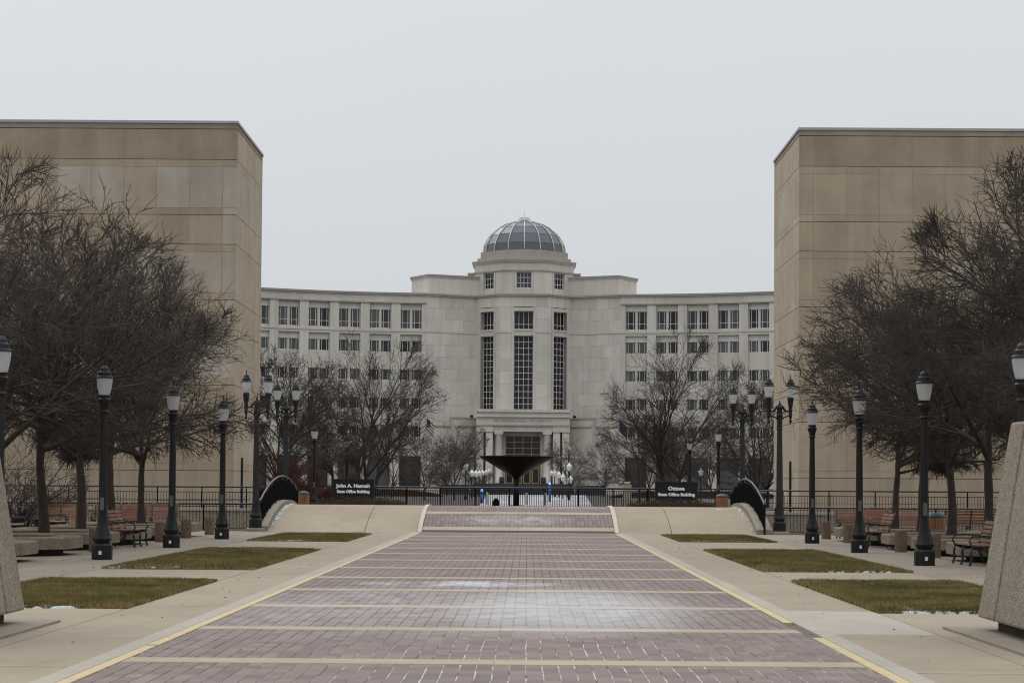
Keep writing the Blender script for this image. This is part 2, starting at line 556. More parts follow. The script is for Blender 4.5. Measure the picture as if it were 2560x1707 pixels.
def paver_shape(mb, cx, ya, yb, lift, z=None):
    b = .0012
    za = (zg(ya) if z is None else z) + lift; zb = (zg(yb) if z is None else z) + lift
    vs = [(cx - hw, ya, za - .03), (cx + hw, ya, za - .03), (cx + hw, yb, zb - .03), (cx - hw, yb, zb - .03),
          (cx - hw, ya, za - b), (cx + hw, ya, za - b), (cx + hw, yb, zb - b), (cx - hw, yb, zb - b),
          (cx - hw + b, ya + b, za), (cx + hw - b, ya + b, za), (cx + hw - b, yb - b, zb), (cx - hw + b, yb - b, zb)]
    fs = [(8, 9, 10, 11)]
    for i in range(4):
        j = (i + 1) % 4
        fs += [(i, j, 4 + j, 4 + i), (4 + i, 4 + j, 8 + j, 8 + i)]
    mb.add(vs, fs)
pl0 = near[0][2] - near[0][1]
paver_shape(pm, 0, 0, pl0, 0, 0)
pmesh = pm.mesh('paver', 'paver')
for p in cands:
    lift = rnd.uniform(-.0006, .0005)
    if p in nearset: link('paver', pmesh, walk, (p[0], p[1], lift))
    else: paver_shape(far_pavers, p[0], p[1], p[2], lift)
far_pavers.build('paver_field', 'paver', walk, kind='stuff')
for bi, b in enumerate(BANDS):
    if b > 80: continue
    for s in (0, 1):
        mb = MB(); xs = (-HW, -.003 - .0) if s == 0 else (.003, HW)
        strip(mb, xs[0], xs[1], b - bwid(bi), b - .008, -.03, .0025, .12)
        mb.build('concrete_band', 'band_concrete', walk)
for sx in (-1, 1):
    segs = [(9.6, 19.9), (20.0, 69.8)] if sx < 0 else [(9.6, 21.6), (24.0, 69.8)]
    for a, b in segs:
        a0, a1 = sorted((sx * (HW + .01), sx * (HW + .125)))
        m = MB(); strip(m, a0, a1, a, b, -.03, .006); m.build('yellow_edge_line', 'yellow_paint', walk)
    a0, a1 = sorted((sx * (HW + .13), sx * (HW + .33)))
    for q in range(14):
        m = MB(); strip(m, a0, a1, 9.6 + q * 4.3, min(69.8, 9.6 + (q + 1) * 4.3 - .012), -.03, .008)
        m.build('edge_kerb', 'concrete_pale', walk)
    a0, a1 = sorted((sx * (HW + .01), sx * (HW + .16)))
    m = MB(); strip(m, a0, a1, 69.82, 80.5, -.03, .035, .4); m.build('bridge_kerb_strip', 'kerb_white', walk)

# plaza slabs
pz = MB().box(-40, -HW - .36, 9.5, 70.3, -.035, -.012); pz.box(HW + .36, 40, 9.5, 70.3, -.035, -.012)
plaza = pz.build('plaza', 'joint_dark', kind='structure')
def slab(x0, x1, y0, y1, mat='concrete', h=0.0):
    g = .007
    m = MB(); x0, x1 = sorted((x0, x1))
    m.box(x0 + g, x1 - g, y0 + g, y1 - g, -.03, h); m.build('concrete_slab', mat, plaza)
GX0, GX1 = 4.85, 7.72
PATCH = {-1: [(25.8, 33.2), (37.8, 49.8), (57.2, 66.2)], 1: [(26.0, 34.4), (38.6, 51.4), (59.4, 67.6)]}
for sx in (-1, 1):
    for k in range(15):
        y0, y1 = 9.6 + 4.2 * k, min(69.75, 9.6 + 4.2 * (k + 1))
        if y0 < 69.7:
            slab(sx * (HW + .335), sx * GX0, y0, y1, 'concrete_pale' if (sx > 0 and k == 3) else 'concrete')
    gaps = [9.6] + [v for p in PATCH[sx] for v in p] + [69.75]
    for a, b in zip(gaps[0::2], gaps[1::2]):
        n = max(1, round((b - a) / 4.2))
        for i in range(n): slab(sx * GX0, sx * GX1, a + (b - a) * i / n, a + (b - a) * (i + 1) / n, 'concrete')
    for k in range(15):
        y0, y1 = 9.6 + 4.2 * k, min(69.75, 9.6 + 4.2 * (k + 1))
        if y0 >= 69.7: continue
        slab(sx * GX1, sx * 9.4, y0, y1, 'concrete_grey')
        for x0, x1 in ((9.4, 13.6), (13.6, 17.8), (17.8, 22.0), (22.0, 26.2)): slab(sx * x0, sx * x1, y0, y1, 'concrete_grey')
    # thin painted line across the near end of the walk
    a0, a1 = sorted((sx * (HW + .33), sx * 11.5))
    MB().box(a0, a1, 17.55, 17.60, -.004, .0045).build('yellow_cross_line', 'yellow_faded', walk)

# lawns with winter grass and snow
def grass_patch(x0, x1, y0, y1, seed, dens, name='lawn'):
    r = random.Random(seed)
    m = MB(); nx, ny = 10, max(4, int((y1 - y0) * 2))
    vs, fs = [], []
    for j in range(ny + 1):
        for i in range(nx + 1):
            x = x0 + (x1 - x0) * i / nx; y = y0 + (y1 - y0) * j / ny
            edge = min(i, nx - i, j, ny - j)
            h = .012 + (.03 if edge > 0 else 0) + .02 * mnoise.noise(Vector((x * 1.3, y * 1.3, seed)))
            vs.append((x, y, h if edge > 0 else .004))
    for j in range(ny):
        for i in range(nx):
            a = j * (nx + 1) + i; fs.append((a, a + 1, a + nx + 2, a + nx + 1))
    m.add(vs, fs)
    soil = m.build(name, 'soil', kind='structure', smooth=True)
    bv, bf, tone = [], [], []
    n = int((x1 - x0) * (y1 - y0) * dens)
    for k in range(n):
        x = r.uniform(x0 - .03, x1 + .03); y = r.uniform(y0 - .03, y1 + .03)
        t = mnoise.noise(Vector((x * .9, y * .9, seed))) * .5 + mnoise.noise(Vector((x * 4, y * 4, seed + 3))) * .35
        d = min(x - x0, x1 - x, y - y0, y1 - y)
        if mnoise.noise(Vector((x * 1.6, y * 1.6, seed + 9))) + .5 * mnoise.noise(Vector((x * 5, y * 5, seed))) < -.38 - (.25 if d > .2 else 0) * .5 and r.random() < .85: continue
        tv = max(0.0, min(1.0, .46 + t * 1.15 + r.uniform(-.3, .3) + (.2 if d < .12 else 0)))
        h = r.uniform(.035, .075) * (.7 if d < .1 else 1) * (1 + .5 * t)
        a = r.uniform(0, math.pi); w = r.uniform(.006, .012)
        lx, ly = r.uniform(-.03, .03), r.uniform(-.03, .03)
        o = len(bv)
        bv += [(x - w * math.cos(a), y - w * math.sin(a), .01), (x + w * math.cos(a), y + w * math.sin(a), .01), (x + lx, y + ly, .02 + h)]
        bf.append((o, o + 1, o + 2)); tone += [tv] * 3
    me = bpy.data.meshes.new('grass'); me.from_pydata(bv, [], bf)
    at = me.attributes.new('tone', 'FLOAT', 'POINT'); at.data.foreach_set('value', tone)
    me.materials.append(M['grass']); me.update()
    link('grass', me, soil, kind='stuff')
    return soil
def snow_blob(mb, cx, cy, rx, ry, h, seed, z=0.0):
    n, rings = 14, 3
    vs = [(cx, cy, z + h)]; fs = []
    for j in range(1, rings + 1):
        t = j / rings
        for i in range(n):
            a = 2 * math.pi * i / n
            k = 1 + .5 * mnoise.noise(Vector((math.cos(a) * 1.5, math.sin(a) * 1.5, seed)))
            vs.append((cx + rx * t * k * math.cos(a), cy + ry * t * k * math.sin(a), z + h * (1 - t * t) + .002 - (.01 if j == rings else 0)))
    for i in range(n): fs.append((0, 1 + i, 1 + (i + 1) % n))
    for j in range(rings - 1):
        for i in range(n):
            a = 1 + j * n; b = a + n
            fs.append((a + i, b + i, b + (i + 1) % n, a + (i + 1) % n))
    mb.add(vs, fs)
sd_ = 1
for sx in (-1, 1):
    for i, (a, b) in enumerate(PATCH[sx]):
        sd_ += 1
        x0, x1 = sorted((sx * GX0, sx * GX1))
        grass_patch(x0, x1, a, b, sd_, (2600, 1300, 800)[i])
def snow_along(name, x0, x1, y0, y1, n, seed, smin=.04, smax=.16, h=.05, z=None, k=.62):
    r = random.Random(seed); m = MB()
    for i in range(n):
        x = r.uniform(x0, x1); y = r.uniform(y0, y1)
        s = r.uniform(smin, smax)
        s *= k + .15
        snow_blob(m, x, y, s * 1.3, s * r.uniform(.4, .9), h * k * r.uniform(.6, 1.1), r.uniform(0, 50), zg(y) if z is None else z)
    return m.build(name, 'snow', kind='stuff', smooth=True)
snow_along('snow', -7.6, -5.5, 25.75, 25.95, 60, 1, .04, .11, .05)
snow_along('snow', -7.7, -6.6, 32.0, 33.2, 60, 2, .05, .16, .075)
snow_along('snow', -7.7, -7.0, 27.2, 28.6, 40, 3, .05, .14, .075)
snow_along('snow', -7.7, -6.2, 37.9, 39.5, 70, 4, .05, .16, .075)
snow_along('snow', -7.6, -6.9, 44, 48, 30, 5, .05, .18, .075)
snow_along('snow', -7.5, -5.9, 57.3, 57.9, 30, 6, .05, .16, .08)
snow_along('snow', 5.1, 7.7, 25.95, 26.2, 90, 7, .03, .09, .055)
snow_along('snow', 5.1, 5.5, 31.5, 33.5, 6, 8, .03, .07, .07)
snow_along('snow', 6.0, 7.4, 38.55, 38.75, 16, 9, .03, .07, .06)

# ------------------------------------------------------------------ footbridge over the sunken street
br = thing('footbridge', 'arched concrete footbridge rising in the middle of the plaza over a sunken street', 'bridge')
for sx, edge in ((-1, 8.75), (1, 8.3)):
    for k, (a, b) in enumerate(((HW + .17, 5.35), (5.37, edge))):
        m = MB(); x0, x1 = sorted((sx * a, sx * b)); strip(m, x0, x1, 69.78, 80.6, -.45, .0, .3)
        m.build('deck_slab', 'bridge_concrete', br)
    m = MB(); x0, x1 = sorted((sx * edge, sx * (edge + .55))); strip(m, x0, x1, 69.78, 80.8, -.6, .17, .3)
    m.build('parapet_kerb', 'concrete_grey', br)
m = MB(); strip(m, -HW - .15, HW + .15, 69.7, 81.9, -.6, -.04, .3); m.build('deck_core', 'base_concrete', br)
for sx in (-1, 1):
    m = MB(); x0, x1 = sorted((sx * (HW + .17), sx * 9.3)); strip(m, x0, x1, 80.6, 82, -.45, .0, .3); m.build('deck_slab', 'bridge_concrete', br)
m = MB()
r = random.Random(5)
for i in range(60):
    y = r.uniform(70.6, 76.0); s = r.uniform(.02, .075)
    snow_blob(m, -8.7 + r.uniform(0, .12), y, s, s * 1.5, .035, r.uniform(0, 9), zg(y))
for i in range(36):
    y = r.uniform(70.2, 76.0); s = r.uniform(.025, .08)
    snow_blob(m, 8.25 - r.uniform(0, .12), y, s, s * 1.5, .03, r.uniform(0, 9), zg(y))
snow_blob(m, 7.7, 72.6, .1, .1, .03, 4, zg(72.6)); snow_blob(m, 7.4, 74.4, .12, .1, .03, 4, zg(74.4))
m.build('snow', 'snow', kind='stuff', smooth=True)

def bridge_railing(x, label):
    t = thing('bridge_railing', label, 'railing', (0, 0, 0), 0, 'arched railings of the footbridge')
    def zt(y): return 1.95 - BRK * (y - BRC) ** 2
    ys = [69.7 + i * (81.2 - 69.7) / 40 for i in range(41)]
    MB().tube([(x, y, zt(y)) for y in ys], .038, 8).build('handrail', 'iron_navy', t, True)
    MB().tube([(x, y, zt(y) - .13) for y in ys], .02, 6).build('upper_bar', 'iron_black', t, True)
    MB().tube([(x, y, zt(y) - .86) for y in ys], .02, 6).build('lower_bar', 'iron_black', t, True)
    pk = MB(); y = 69.8
    while y < 81.15:
        pk.tube([(x, y, zt(y) - .86), (x, y, zt(y) - .13)], .012, 4); y += .105
    pk.build('pickets', 'iron_black', t, kind='stuff')
    for i in range(9):
        y = 69.72 + i * (81.18 - 69.72) / 8
        MB().box(x - .03, x + .03, y - .03, y + .03, zg(y) - .35, zt(y) - .01).build('post', 'iron_black', t)
    zb = MB(); y = 69.9
    while y < 81.1:
        zb.add([(x, y, zt(y) - .075), (x, y + .05, zt(y) - .035), (x, y + .1, zt(y) - .075), (x, y + .05, zt(y) - .115)], [(0, 1, 2, 3)]); y += .3
    zb.build('spacer_rings', 'iron_black', t, kind='stuff')
bridge_railing(-9.02, 'arched black railing on the left edge of the footbridge')
bridge_railing(8.57, 'arched black railing on the right edge of the footbridge')

# straight railings along the sunken street
def straight_railing(x0, x1, y, z0, ztop, label, double, group='straight railings along the sunken street'):
    t = thing('street_railing', label, 'railing', (0, 0, 0), 0, group)
    MB().tube([(x0, y, ztop), (x1, y, ztop)], .032, 8).build('handrail', 'iron_navy', t, True)
    up = ztop - (.21 if double else .0); lo = z0 + .1
    if double:
        MB().tube([(x0, y, up), (x1, y, up)], .014, 6).build('upper_bar', 'iron_black', t)
        MB().tube([(x0, y, up - .3), (x1, y, up - .3)], .008, 4).build('middle_bar', 'iron_black', t)
    MB().tube([(x0, y, lo), (x1, y, lo)], .014, 6).build('lower_bar', 'iron_black', t)
    pk = MB(); x = x0 + .06
    while x < x1:
        pk.box(x - .007, x + .007, y - .007, y + .007, lo, up); x += .118
    pk.build('pickets', 'iron_black', t, kind='stuff')
    n = max(1, round(abs(x1 - x0) / 1.85))
    for i in range(n + 1):
        px = x0 + (x1 - x0) * i / n
        MB().box(px - .022, px + .022, y - .022, y + .022, z0 - .05, ztop - .02).build('post', 'iron_black', t)
straight_railing(-24, -9.2, 70.25, 0, .94, 'low near-side picket railing of the sunken street, left of the footbridge', False)
straight_railing(9.0, 24, 70.25, 0, .94, 'low near-side picket railing of the sunken street, right of the footbridge', False)
straight_railing(-24, -9.4, 82.1, .62, 1.52, 'black railing on the wall across the sunken street, left of the footbridge', True)
straight_railing(8.9, 24, 82.1, .62, 1.52, 'black railing on the wall across the sunken street, right of the footbridge', True)
for sx, xi in ((-1, 9.35), (1, 8.9)):
    w = thing('retaining_wall', 'pebbled concrete wall of the sunken street under the %s railing' % ('left' if sx < 0 else 'right'), 'wall')
    x0, x1 = sorted((sx * xi, sx * 40))
    MB().box(x0, x1, 81.9, 82.3, -4.3, .54).build('wall_body', 'aggregate_wall', w)
    MB().box(x0, x1, 81.86, 82.36, .54, .64).build('wall_cap', 'concrete_pale', w)
    MB().box(x0, x1, 70.3, 70.36, -4.3, -.04).build('near_wall', 'aggregate_wall', w)

# long railing beyond the bridge
t = thing('forecourt_railing', 'long black picket railing running across behind the crest of the footbridge', 'railing')
yR, zt = 104.0, 1.545
MB().tube([(-9.6, yR, zt), (8.4, yR, zt)], .048, 8).build('handrail', 'iron_navy', t, True)
MB().tube([(-9.6, yR, zt - .12), (8.4, yR, zt - .12)], .013, 6).build('upper_bar', 'iron_black', t)
MB().tube([(-9.6, yR, FARZ + .12), (8.4, yR, FARZ + .12)], .013, 6).build('lower_bar', 'iron_black', t)
pk = MB(); x = -9.5
while x < 8.3:
    pk.box(x - .016, x + .016, yR - .013, yR + .013, FARZ + .12, zt - .12); x += .092
pk.build('pickets', 'iron_black', t, kind='stuff')
for i in range(11):
    px = -9.55 + i * 1.79
    MB().box(px - .036, px + .036, yR - .036, yR + .036, FARZ - .03, zt - .02).build('post', 'iron_black', t)
for a, b, lab in ((-16.5, -9.75, 'thin dark railing section left of the black building sign'), (8.6, 16, 'thin dark railing section right of the black building sign')):
    t = thing('garden_railing', lab, 'railing')
    MB().tube([(a, 108, 1.56), (b, 108, 1.56)], .026, 6).build('handrail', 'iron_black', t)
    pk = MB(); x = a
    while x < b:
        pk.box(x - .007, x + .007, 107.993, 108.007, FARZ, 1.54); x += .15
    pk.build('pickets', 'iron_black', t, kind='stuff')
    for i in range(5):
        px = a + (b - a) * i / 4
        MB().box(px - .022, px + .022, 107.978, 108.022, FARZ, 1.55).build('post', 'iron_black', t)

# ------------------------------------------------------------------ the two precast office blocks
def office_block(label, sx, xi, y0, depth, height, seed, pale_front, tilt):
    b = thing('office_building', label, 'building', (sx * xi, y0, 0), tilt)
    r = random.Random(seed)
    zb = FARZ
    core = MB(); x0, x1 = sorted((0, sx * 34))
    g = .06
    core.box(x0 + (g if sx > 0 else 0), x1 - (g if sx < 0 else 0), g, depth, zb, height - .3)
    core.build('wall_core', 'joint_dark', b)
    jz = [height - .385]
    z = height - 1.8
    seq = []
    while z > zb:
        jz.append(z); z -= (2.57 if len(jz) % 2 == 0 else 1.37)
    jz.append(zb)
    rows = []
    for i in range(len(jz) - 1):
        hi, lo = jz[i], jz[i + 1]
        if hi - lo > 2.0:
            rows += [(hi - .009, hi - .35, 0), (hi - .35, lo + .32, 1), (lo + .32, lo + .009, 0)]
        else: rows.append((hi - .009, lo + .009, 2))
    cols = [(0, .64)] + [(.64 + 1.53 * i, .64 + 1.53 * (i + 1)) for i in range(8)]
    seal = MB()
    for ri, (hi, lo, typ) in enumerate(rows):
        for ci, (u0, u1) in enumerate(cols):
            mat = 'panel_weathered' if ri == 0 else 'panel_tan'
            if (ci, ri) in pale_front: mat = 'panel_pale'
            a0, a1 = sorted((sx * (u0 + (.0 if ci == 0 else .014)), sx * (u1 - .014)))
            MB().box(a0, a1, 0, .2, lo + .004, hi - .004).build('wall_panel', mat, b)
    for (u0, u1) in cols[1:]:
        seal.box(min(sx * (u0 - .013), sx * (u0 + .013)), max(sx * (u0 - .013), sx * (u0 + .013)), .012, .1, zb, jz[0] - .02)
    seal.build('sealant_joints', 'sealant', b)
    a0, a1 = sorted((sx * cols[-1][1], sx * 34))
    MB().box(a0, a1, 0, .3, zb, jz[0] - .02).build('far_wall_face', 'panel_tan', b)
    # side face towards the walk
    ncol = 6; dcol = (depth - .2) / ncol
    for ri, (hi, lo, typ) in enumerate(rows):
        for ci in range(ncol):
            a, bb = .2 + ci * dcol, .2 + (ci + 1) * dcol
            pale = (typ == 1 and (r.random() < .16)) or (ri == 2 and ci in (1, 3))
            x0_, x1_ = sorted((0, sx * .2))
            MB().box(x0_, x1_, a + .004, bb - .004, lo + .003, hi - .003).build('side_panel', 'panel_side_pale' if pale else 'panel_side', b)
    # parapet and coping
    x0_, x1_ = sorted((0, sx * 34))
    MB().box(x0_, x1_, 0, depth, jz[0] + .02, height - .12).build('parapet', 'panel_parapet', b)
    x0_, x1_ = sorted((-sx * .05, sx * 34))
    MB().box(x0_, x1_, -.05, depth + .03, height - .12, height).build('coping', 'coping', b)
    MB().tube([(-sx * .06, 2.6, zb), (-sx * .06, 2.6, 2.9)], .05, 8).build('wall_pipe', 'lamp_grey', b)
    MB().tube([(-sx * .5, 1.2, 1.55), (-sx * .5, .4, 1.15), (-sx * .5, .1, 1.1)], .025, 6).build('stair_handrail', 'metal_pole', b)
    return b
PF = {(2, 2), (1, 2), (0, 2), (4, 2), (5, 2), (0, 4), (0, 3), (0, 6), (1, 6), (2, 6), (3, 6), (0, 8), (1, 10), (2, 10), (3, 8), (4, 10), (0, 10), (5, 10), (6, 6)}
office_block('tan precast office block on the left with a patchwork of paler panels', -1, 13.25, 92.1, 9.3, 18.45, 3, PF, R_(.3))
office_block('tan precast office block on the right, evenly coloured', 1, 12.8, 92.1, 9.3, 18.3, 4, {(3, 8), (5, 6)}, R_(.1))

# ------------------------------------------------------------------ the domed courthouse
HX, HY = -.35, 306.0
hall = thing('courthouse', 'pale limestone courthouse with a glazed dome at the end of the walk', 'building', (HX, HY, 0))
class Frame:
    """wall line from p to q (plan), outward normal to the viewer's side"""
    def __init__(s, p, q):
        s.p = Vector(p); d = Vector(q) - s.p; s.L = d.length; s.d = d / s.L
        s.n = Vector((s.d.y, -s.d.x))
    def pt(s, u, o, z):
        w = s.p + s.d * u + s.n * o
        return (w.x, w.y, z)
    def box(s, mb, u0, u1, z0, z1, o0, o1, mi=0):
        mb.hexa([s.pt(u0, o1, z0), s.pt(u1, o1, z0), s.pt(u1, o0, z0), s.pt(u0, o0, z0),
                 s.pt(u0, o1, z1), s.pt(u1, o1, z1), s.pt(u1, o0, z1), s.pt(u0, o0, z1)], mi)
def fbox(fr, name, mat, u0, u1, z0, z1, o0, o1, parent=None):
    m = MB(); fr.box(m, u0, u1, z0, z1, o0, o1)
    return m.build(name, mat, parent or hall)
def window(fr, u0, u1, z0, z1, colw, rowz, rec, mat='window_white', gl='hall_glass', bar=.075, single=False, parent=None, edge=None):
    """frame with mullions; each light a pane of its own"""
    e_ = edge or bar
    m = MB()
    us = [u0 + (u1 - u0) * c for c in colw]; zs = [z0 + (z1 - z0) * c for c in rowz]
    for i, u in enumerate(us):
        w = e_ if i in (0, len(us) - 1) else bar / 2
        a, b = (u, u + w) if i == 0 else ((u - w, u) if i == len(us) - 1 else (u - w, u + w))
        fr.box(m, a, b, z0, z1, -rec - .1, -rec)
    for i, z in enumerate(zs):
        w = e_ if i in (0, len(zs) - 1) else bar / 2
        a, b = (z, z + w) if i == 0 else ((z - w, z) if i == len(zs) - 1 else (z - w, z + w))
        fr.box(m, u0, u1, a, b, -rec - .1, -rec - .003)
    w_ = m.build('window', mat, parent or hall)
    if single:
        fbox(fr, 'pane', gl, u0, u1, z0, z1, -rec - .12, -rec - .06, w_)
    else:
        for i in range(len(us) - 1):
            for j in range(len(zs) - 1):
                fbox(fr, 'pane', gl, us[i], us[i + 1], zs[j], zs[j + 1], -rec - .12, -rec - .06 - .002 * ((i + j) % 2), w_)
    return w_
hr = random.Random(11)
ZB, ZC, ZTOP = FARZ, 30.75, 31.2
def blocks(fr, u0, u1, z0, z1, o, bw=2.3, bh=1.82, mat='hall_stone'):
    """ashlar blocks, hairline joints"""
    nr = max(1, round((z1 - z0) / bh)); h = (z1 - z0) / nr
    nc = max(1, round((u1 - u0) / bw)); w = (u1 - u0) / nc
    for j in range(nr):
        us = [u0]
        off = (w * .5 if j % 2 and nc > 1 else 0)
        for i in range(1, nc + (1 if off else 0)): us.append(u0 + i * w - off)
        us.append(u1)
        for a, b in zip(us[:-1], us[1:]):
            fbox(fr, 'stone_block', mat, a + .014, b - .014, z0 + j * h + .014, z0 + (j + 1) * h - .014, o - .3, o)
def band(fr, name, z0, z1, o, mat='hall_trim', u0=None, u1=None, o0=-.3):
    fbox(fr, name, mat, 0 if u0 is None else u0, fr.L if u1 is None else u1, z0, z1, o0, o)

# octagonal centre bay: three faces with tall windows
faces = [Frame((-7.5, 3.8), (-3.7, 0)), Frame((-3.7, 0), (3.7, 0)), Frame((3.7, 0), (7.5, 3.8))]
for fi, fr in enumerate(faces):
    c = fr.L / 2; hw2 = 1.48
    zlow = 10.0 if fi == 1 else ZB
    fbox(fr, 'wall_core', 'hall_stone', 0, c - hw2, zlow, ZC, -1.4, -.02); fbox(fr, 'wall_core', 'hall_stone', c + hw2, fr.L, zlow, ZC, -1.4, -.02)
    blocks(fr, .0, c - hw2 - .42, 13.4, 25.2, .02, 1.6); blocks(fr, c + hw2 + .42, fr.L, 13.4, 25.2, .02, 1.6)
    blocks(fr, .0, c - hw2 - .42, 25.5, 29.2, .02, 1.6); blocks(fr, c + hw2 + .42, fr.L, 25.5, 29.2, .02, 1.6)
    blocks(fr, 0, fr.L, 29.2, ZC, .02, 1.9, 1.55)
    for a, b in ((c - hw2 - .41, c - hw2), (c + hw2, c + hw2 + .41)): fbox(fr, 'window_surround', 'hall_trim', a, b, 13.4, 29.1, -.7, .10)
    fbox(fr, 'window_surround', 'hall_trim', c - hw2, c + hw2, 28.55, 29.1, -.7, .098)
    fbox(fr, 'spandrel', 'hall_trim', c - hw2, c + hw2, 24.77, 25.76, -.9, .03)
    fbox(fr, 'window_sill', 'hall_trim', c - hw2, c + hw2, 25.50, 25.77, -.85, .13)
    for a, b in ((0, c - hw2 - .41), (c + hw2 + .41, fr.L)): fbox(fr, 'string_course', 'hall_trim', a, b, 25.2, 25.5, -.2, .09)
    c4 = [0, .25, .5, .75, 1]
    window(fr, c - hw2, c + hw2, 25.77, 28.55, c4, [0, .28, 1], .62)
    window(fr, c - hw2, c + hw2, 13.38, 24.77, c4, [k / 12 for k in range(13)], .62)
    fbox(fr, 'wall_core', 'hall_stone', c - hw2, c + hw2, zlow, 13.38, -1.2, -.5)
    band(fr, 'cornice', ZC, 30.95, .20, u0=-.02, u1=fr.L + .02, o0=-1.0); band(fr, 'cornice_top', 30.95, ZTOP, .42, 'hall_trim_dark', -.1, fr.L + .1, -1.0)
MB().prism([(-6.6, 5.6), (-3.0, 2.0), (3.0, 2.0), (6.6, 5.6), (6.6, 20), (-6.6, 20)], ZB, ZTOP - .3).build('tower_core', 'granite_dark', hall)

# flank walls
for sx in (-1, 1):
    fr = Frame((-14.9, .0), (-7.5, 3.8)) if sx < 0 else Frame((7.5, 3.8), (14.9, .0))
    fbox(fr, 'wall_core', 'hall_stone', 0, fr.L, ZB, ZC, -3.0, -.02)
    blocks(fr, 0, fr.L, 12.3, 25.2, .02, 2.1); blocks(fr, 0, fr.L, 25.5, ZC, .02, 2.1)
    band(fr, 'string_course', 25.2, 25.5, .10)
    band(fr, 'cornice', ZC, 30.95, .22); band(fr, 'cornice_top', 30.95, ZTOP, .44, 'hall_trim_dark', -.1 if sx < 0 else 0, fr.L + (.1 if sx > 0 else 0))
    # lower projecting storey
    a, b = (fr.L - 4.2, fr.L) if sx < 0 else (0, 4.2)
    fbox(fr, 'low_wing_wall', 'hall_stone', a, b, ZB, 12.0, -.2, 1.6)
    fbox(fr, 'low_wing_coping', 'hall_trim_dark', a - .05, b + .05, 12.0, 12.2, -.2, 1.7)
    fbox(fr, 'low_wing_string', 'hall_trim_dark', a, b, 10.75, 11.0, 1.6, 1.74)
    a2, b2 = (0, fr.L - 4.2) if sx < 0 else (4.2, fr.L)
    blocks(fr, a2, b2, ZB, 12.3, .02, 2.1)
    fbox(fr, 'string_course', 'hall_trim_dark', a2, b2, 10.75, 11.0, -.1, .14)
    # penthouse above the cornice
    o = MB()
    poly = [(sx * 6.9, 4.6), (sx * 14.6, 1.1), (sx * 17.6, 6.0), (sx * 17.6, 18), (sx * 6.9, 18)]
    if sx < 0: poly = [poly[0], poly[4], poly[3], poly[2], poly[1]]
    o.prism(poly if sx > 0 else poly, ZTOP - .2, 33.75).build('penthouse', 'hall_stone', hall)
    cen = Vector((sx * 12, 10))
    def grow(pp, g):
        out = []
        for x, y in pp:
            d = Vector((x, y)) - cen; d = d * (1 + g / d.length); out.append((d.x + cen.x, d.y + cen.y))
        return out
    MB().prism(grow(poly, .12), 33.75, 34.0).build('penthouse_cornice', 'hall_trim', hall)
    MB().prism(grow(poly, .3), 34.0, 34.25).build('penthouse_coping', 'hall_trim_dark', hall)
    x0, x1 = sorted((sx * 6.8, sx * 8.75))
    MB().box(x0, x1, 9.5, 14, 31, 35.0).build('drum_shoulder', 'hall_stone', hall)
    x0, x1 = sorted((sx * 6.8, sx * 8.95))
    MB().box(x0, x1, 9.3, 14, 35.0, 35.35).build('drum_shoulder_coping', 'hall_trim_dark', hall)

# octagonal drum and dome
DC = (0.0, 8.4)
def octa(ap, a0=math.pi / 8):
    rr = ap / math.cos(math.pi / 8)
    return [(DC[0] + rr * math.cos(a0 + k * math.pi / 4), DC[1] + rr * math.sin(a0 + k * math.pi / 4)) for k in range(8)]
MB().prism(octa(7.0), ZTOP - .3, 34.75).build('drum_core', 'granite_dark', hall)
oc = octa(7.72)
for k in range(8):
    p, q = oc[k], oc[(k + 1) % 8]
    fr = Frame(p, q)
    if fr.n.dot(Vector(((p[0] + q[0]) / 2 - DC[0], (p[1] + q[1]) / 2 - DC[1]))) < 0: fr = Frame(q, p)
    if fr.n.y > .1:
        fbox(fr, 'drum_wall', 'hall_stone', 0, fr.L, ZTOP - .2, 34.75, -.6, 0); continue
    c = fr.L / 2; w2 = 1.16
    for a, b in ((0, c - w2 - .3), (c + w2 + .3, fr.L)): blocks(fr, a, b, ZTOP - .2, 34.75, 0, 1.4, 3.7)
    for a, b in ((c - w2 - .3, c - w2), (c + w2, c + w2 + .3)): fbox(fr, 'window_surround', 'hall_trim', a, b, ZTOP - .2, 34.75, -.6, .05)
    fbox(fr, 'spandrel', 'hall_stone', c - w2, c + w2, ZTOP - .2, 32.2, -.6, -.15)
    window(fr, c - w2, c + w2, 32.2, 34.6, [0, .25, .5, .75, 1], [0, .31, .67, 1], .35, gl='blind_glass' if abs(fr.n.x) < .2 else 'hall_glass')
    fbox(fr, 'window_head', 'hall_trim', c - w2, c + w2, 34.6, 34.75, -.6, -.1)
MB().prism(octa(7.86), 34.75, 34.98).build('drum_moulding', 'hall_trim_dark', hall)
MB().prism(octa(7.74), 34.98, 36.05).build('drum_frieze', 'hall_stone', hall)
MB().prism(octa(7.84), 36.05, 36.42, top=octa(8.1)).build('drum_cornice', 'hall_trim', hall)
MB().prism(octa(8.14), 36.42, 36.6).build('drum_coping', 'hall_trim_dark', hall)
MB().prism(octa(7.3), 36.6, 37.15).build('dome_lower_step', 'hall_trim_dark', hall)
def ringpoly(rr, n=32): return [(DC[0] + rr * math.cos(2 * math.pi * k / n), DC[1] + rr * math.sin(2 * math.pi * k / n)) for k in range(n)]
for k in range(8):
    p, q = octa(6.82)[k], octa(6.82)[(k + 1) % 8]
MB().prism(octa(6.82), 37.15, 38.15).build('dome_parapet', 'hall_trim_dark', hall)
dome = MB().prism(ringpoly(6.5), 38.15, 38.22).build('dome', 'dome_rib', hall)
RA, HB, ZD = 6.5, 5.3, 38.15
def dpt(a, phi, g=0.0):
    rr = (RA + g) * math.cos(phi); return (DC[0] + rr * math.cos(a), DC[1] + rr * math.sin(a), ZD + (HB + g) * math.sin(phi))
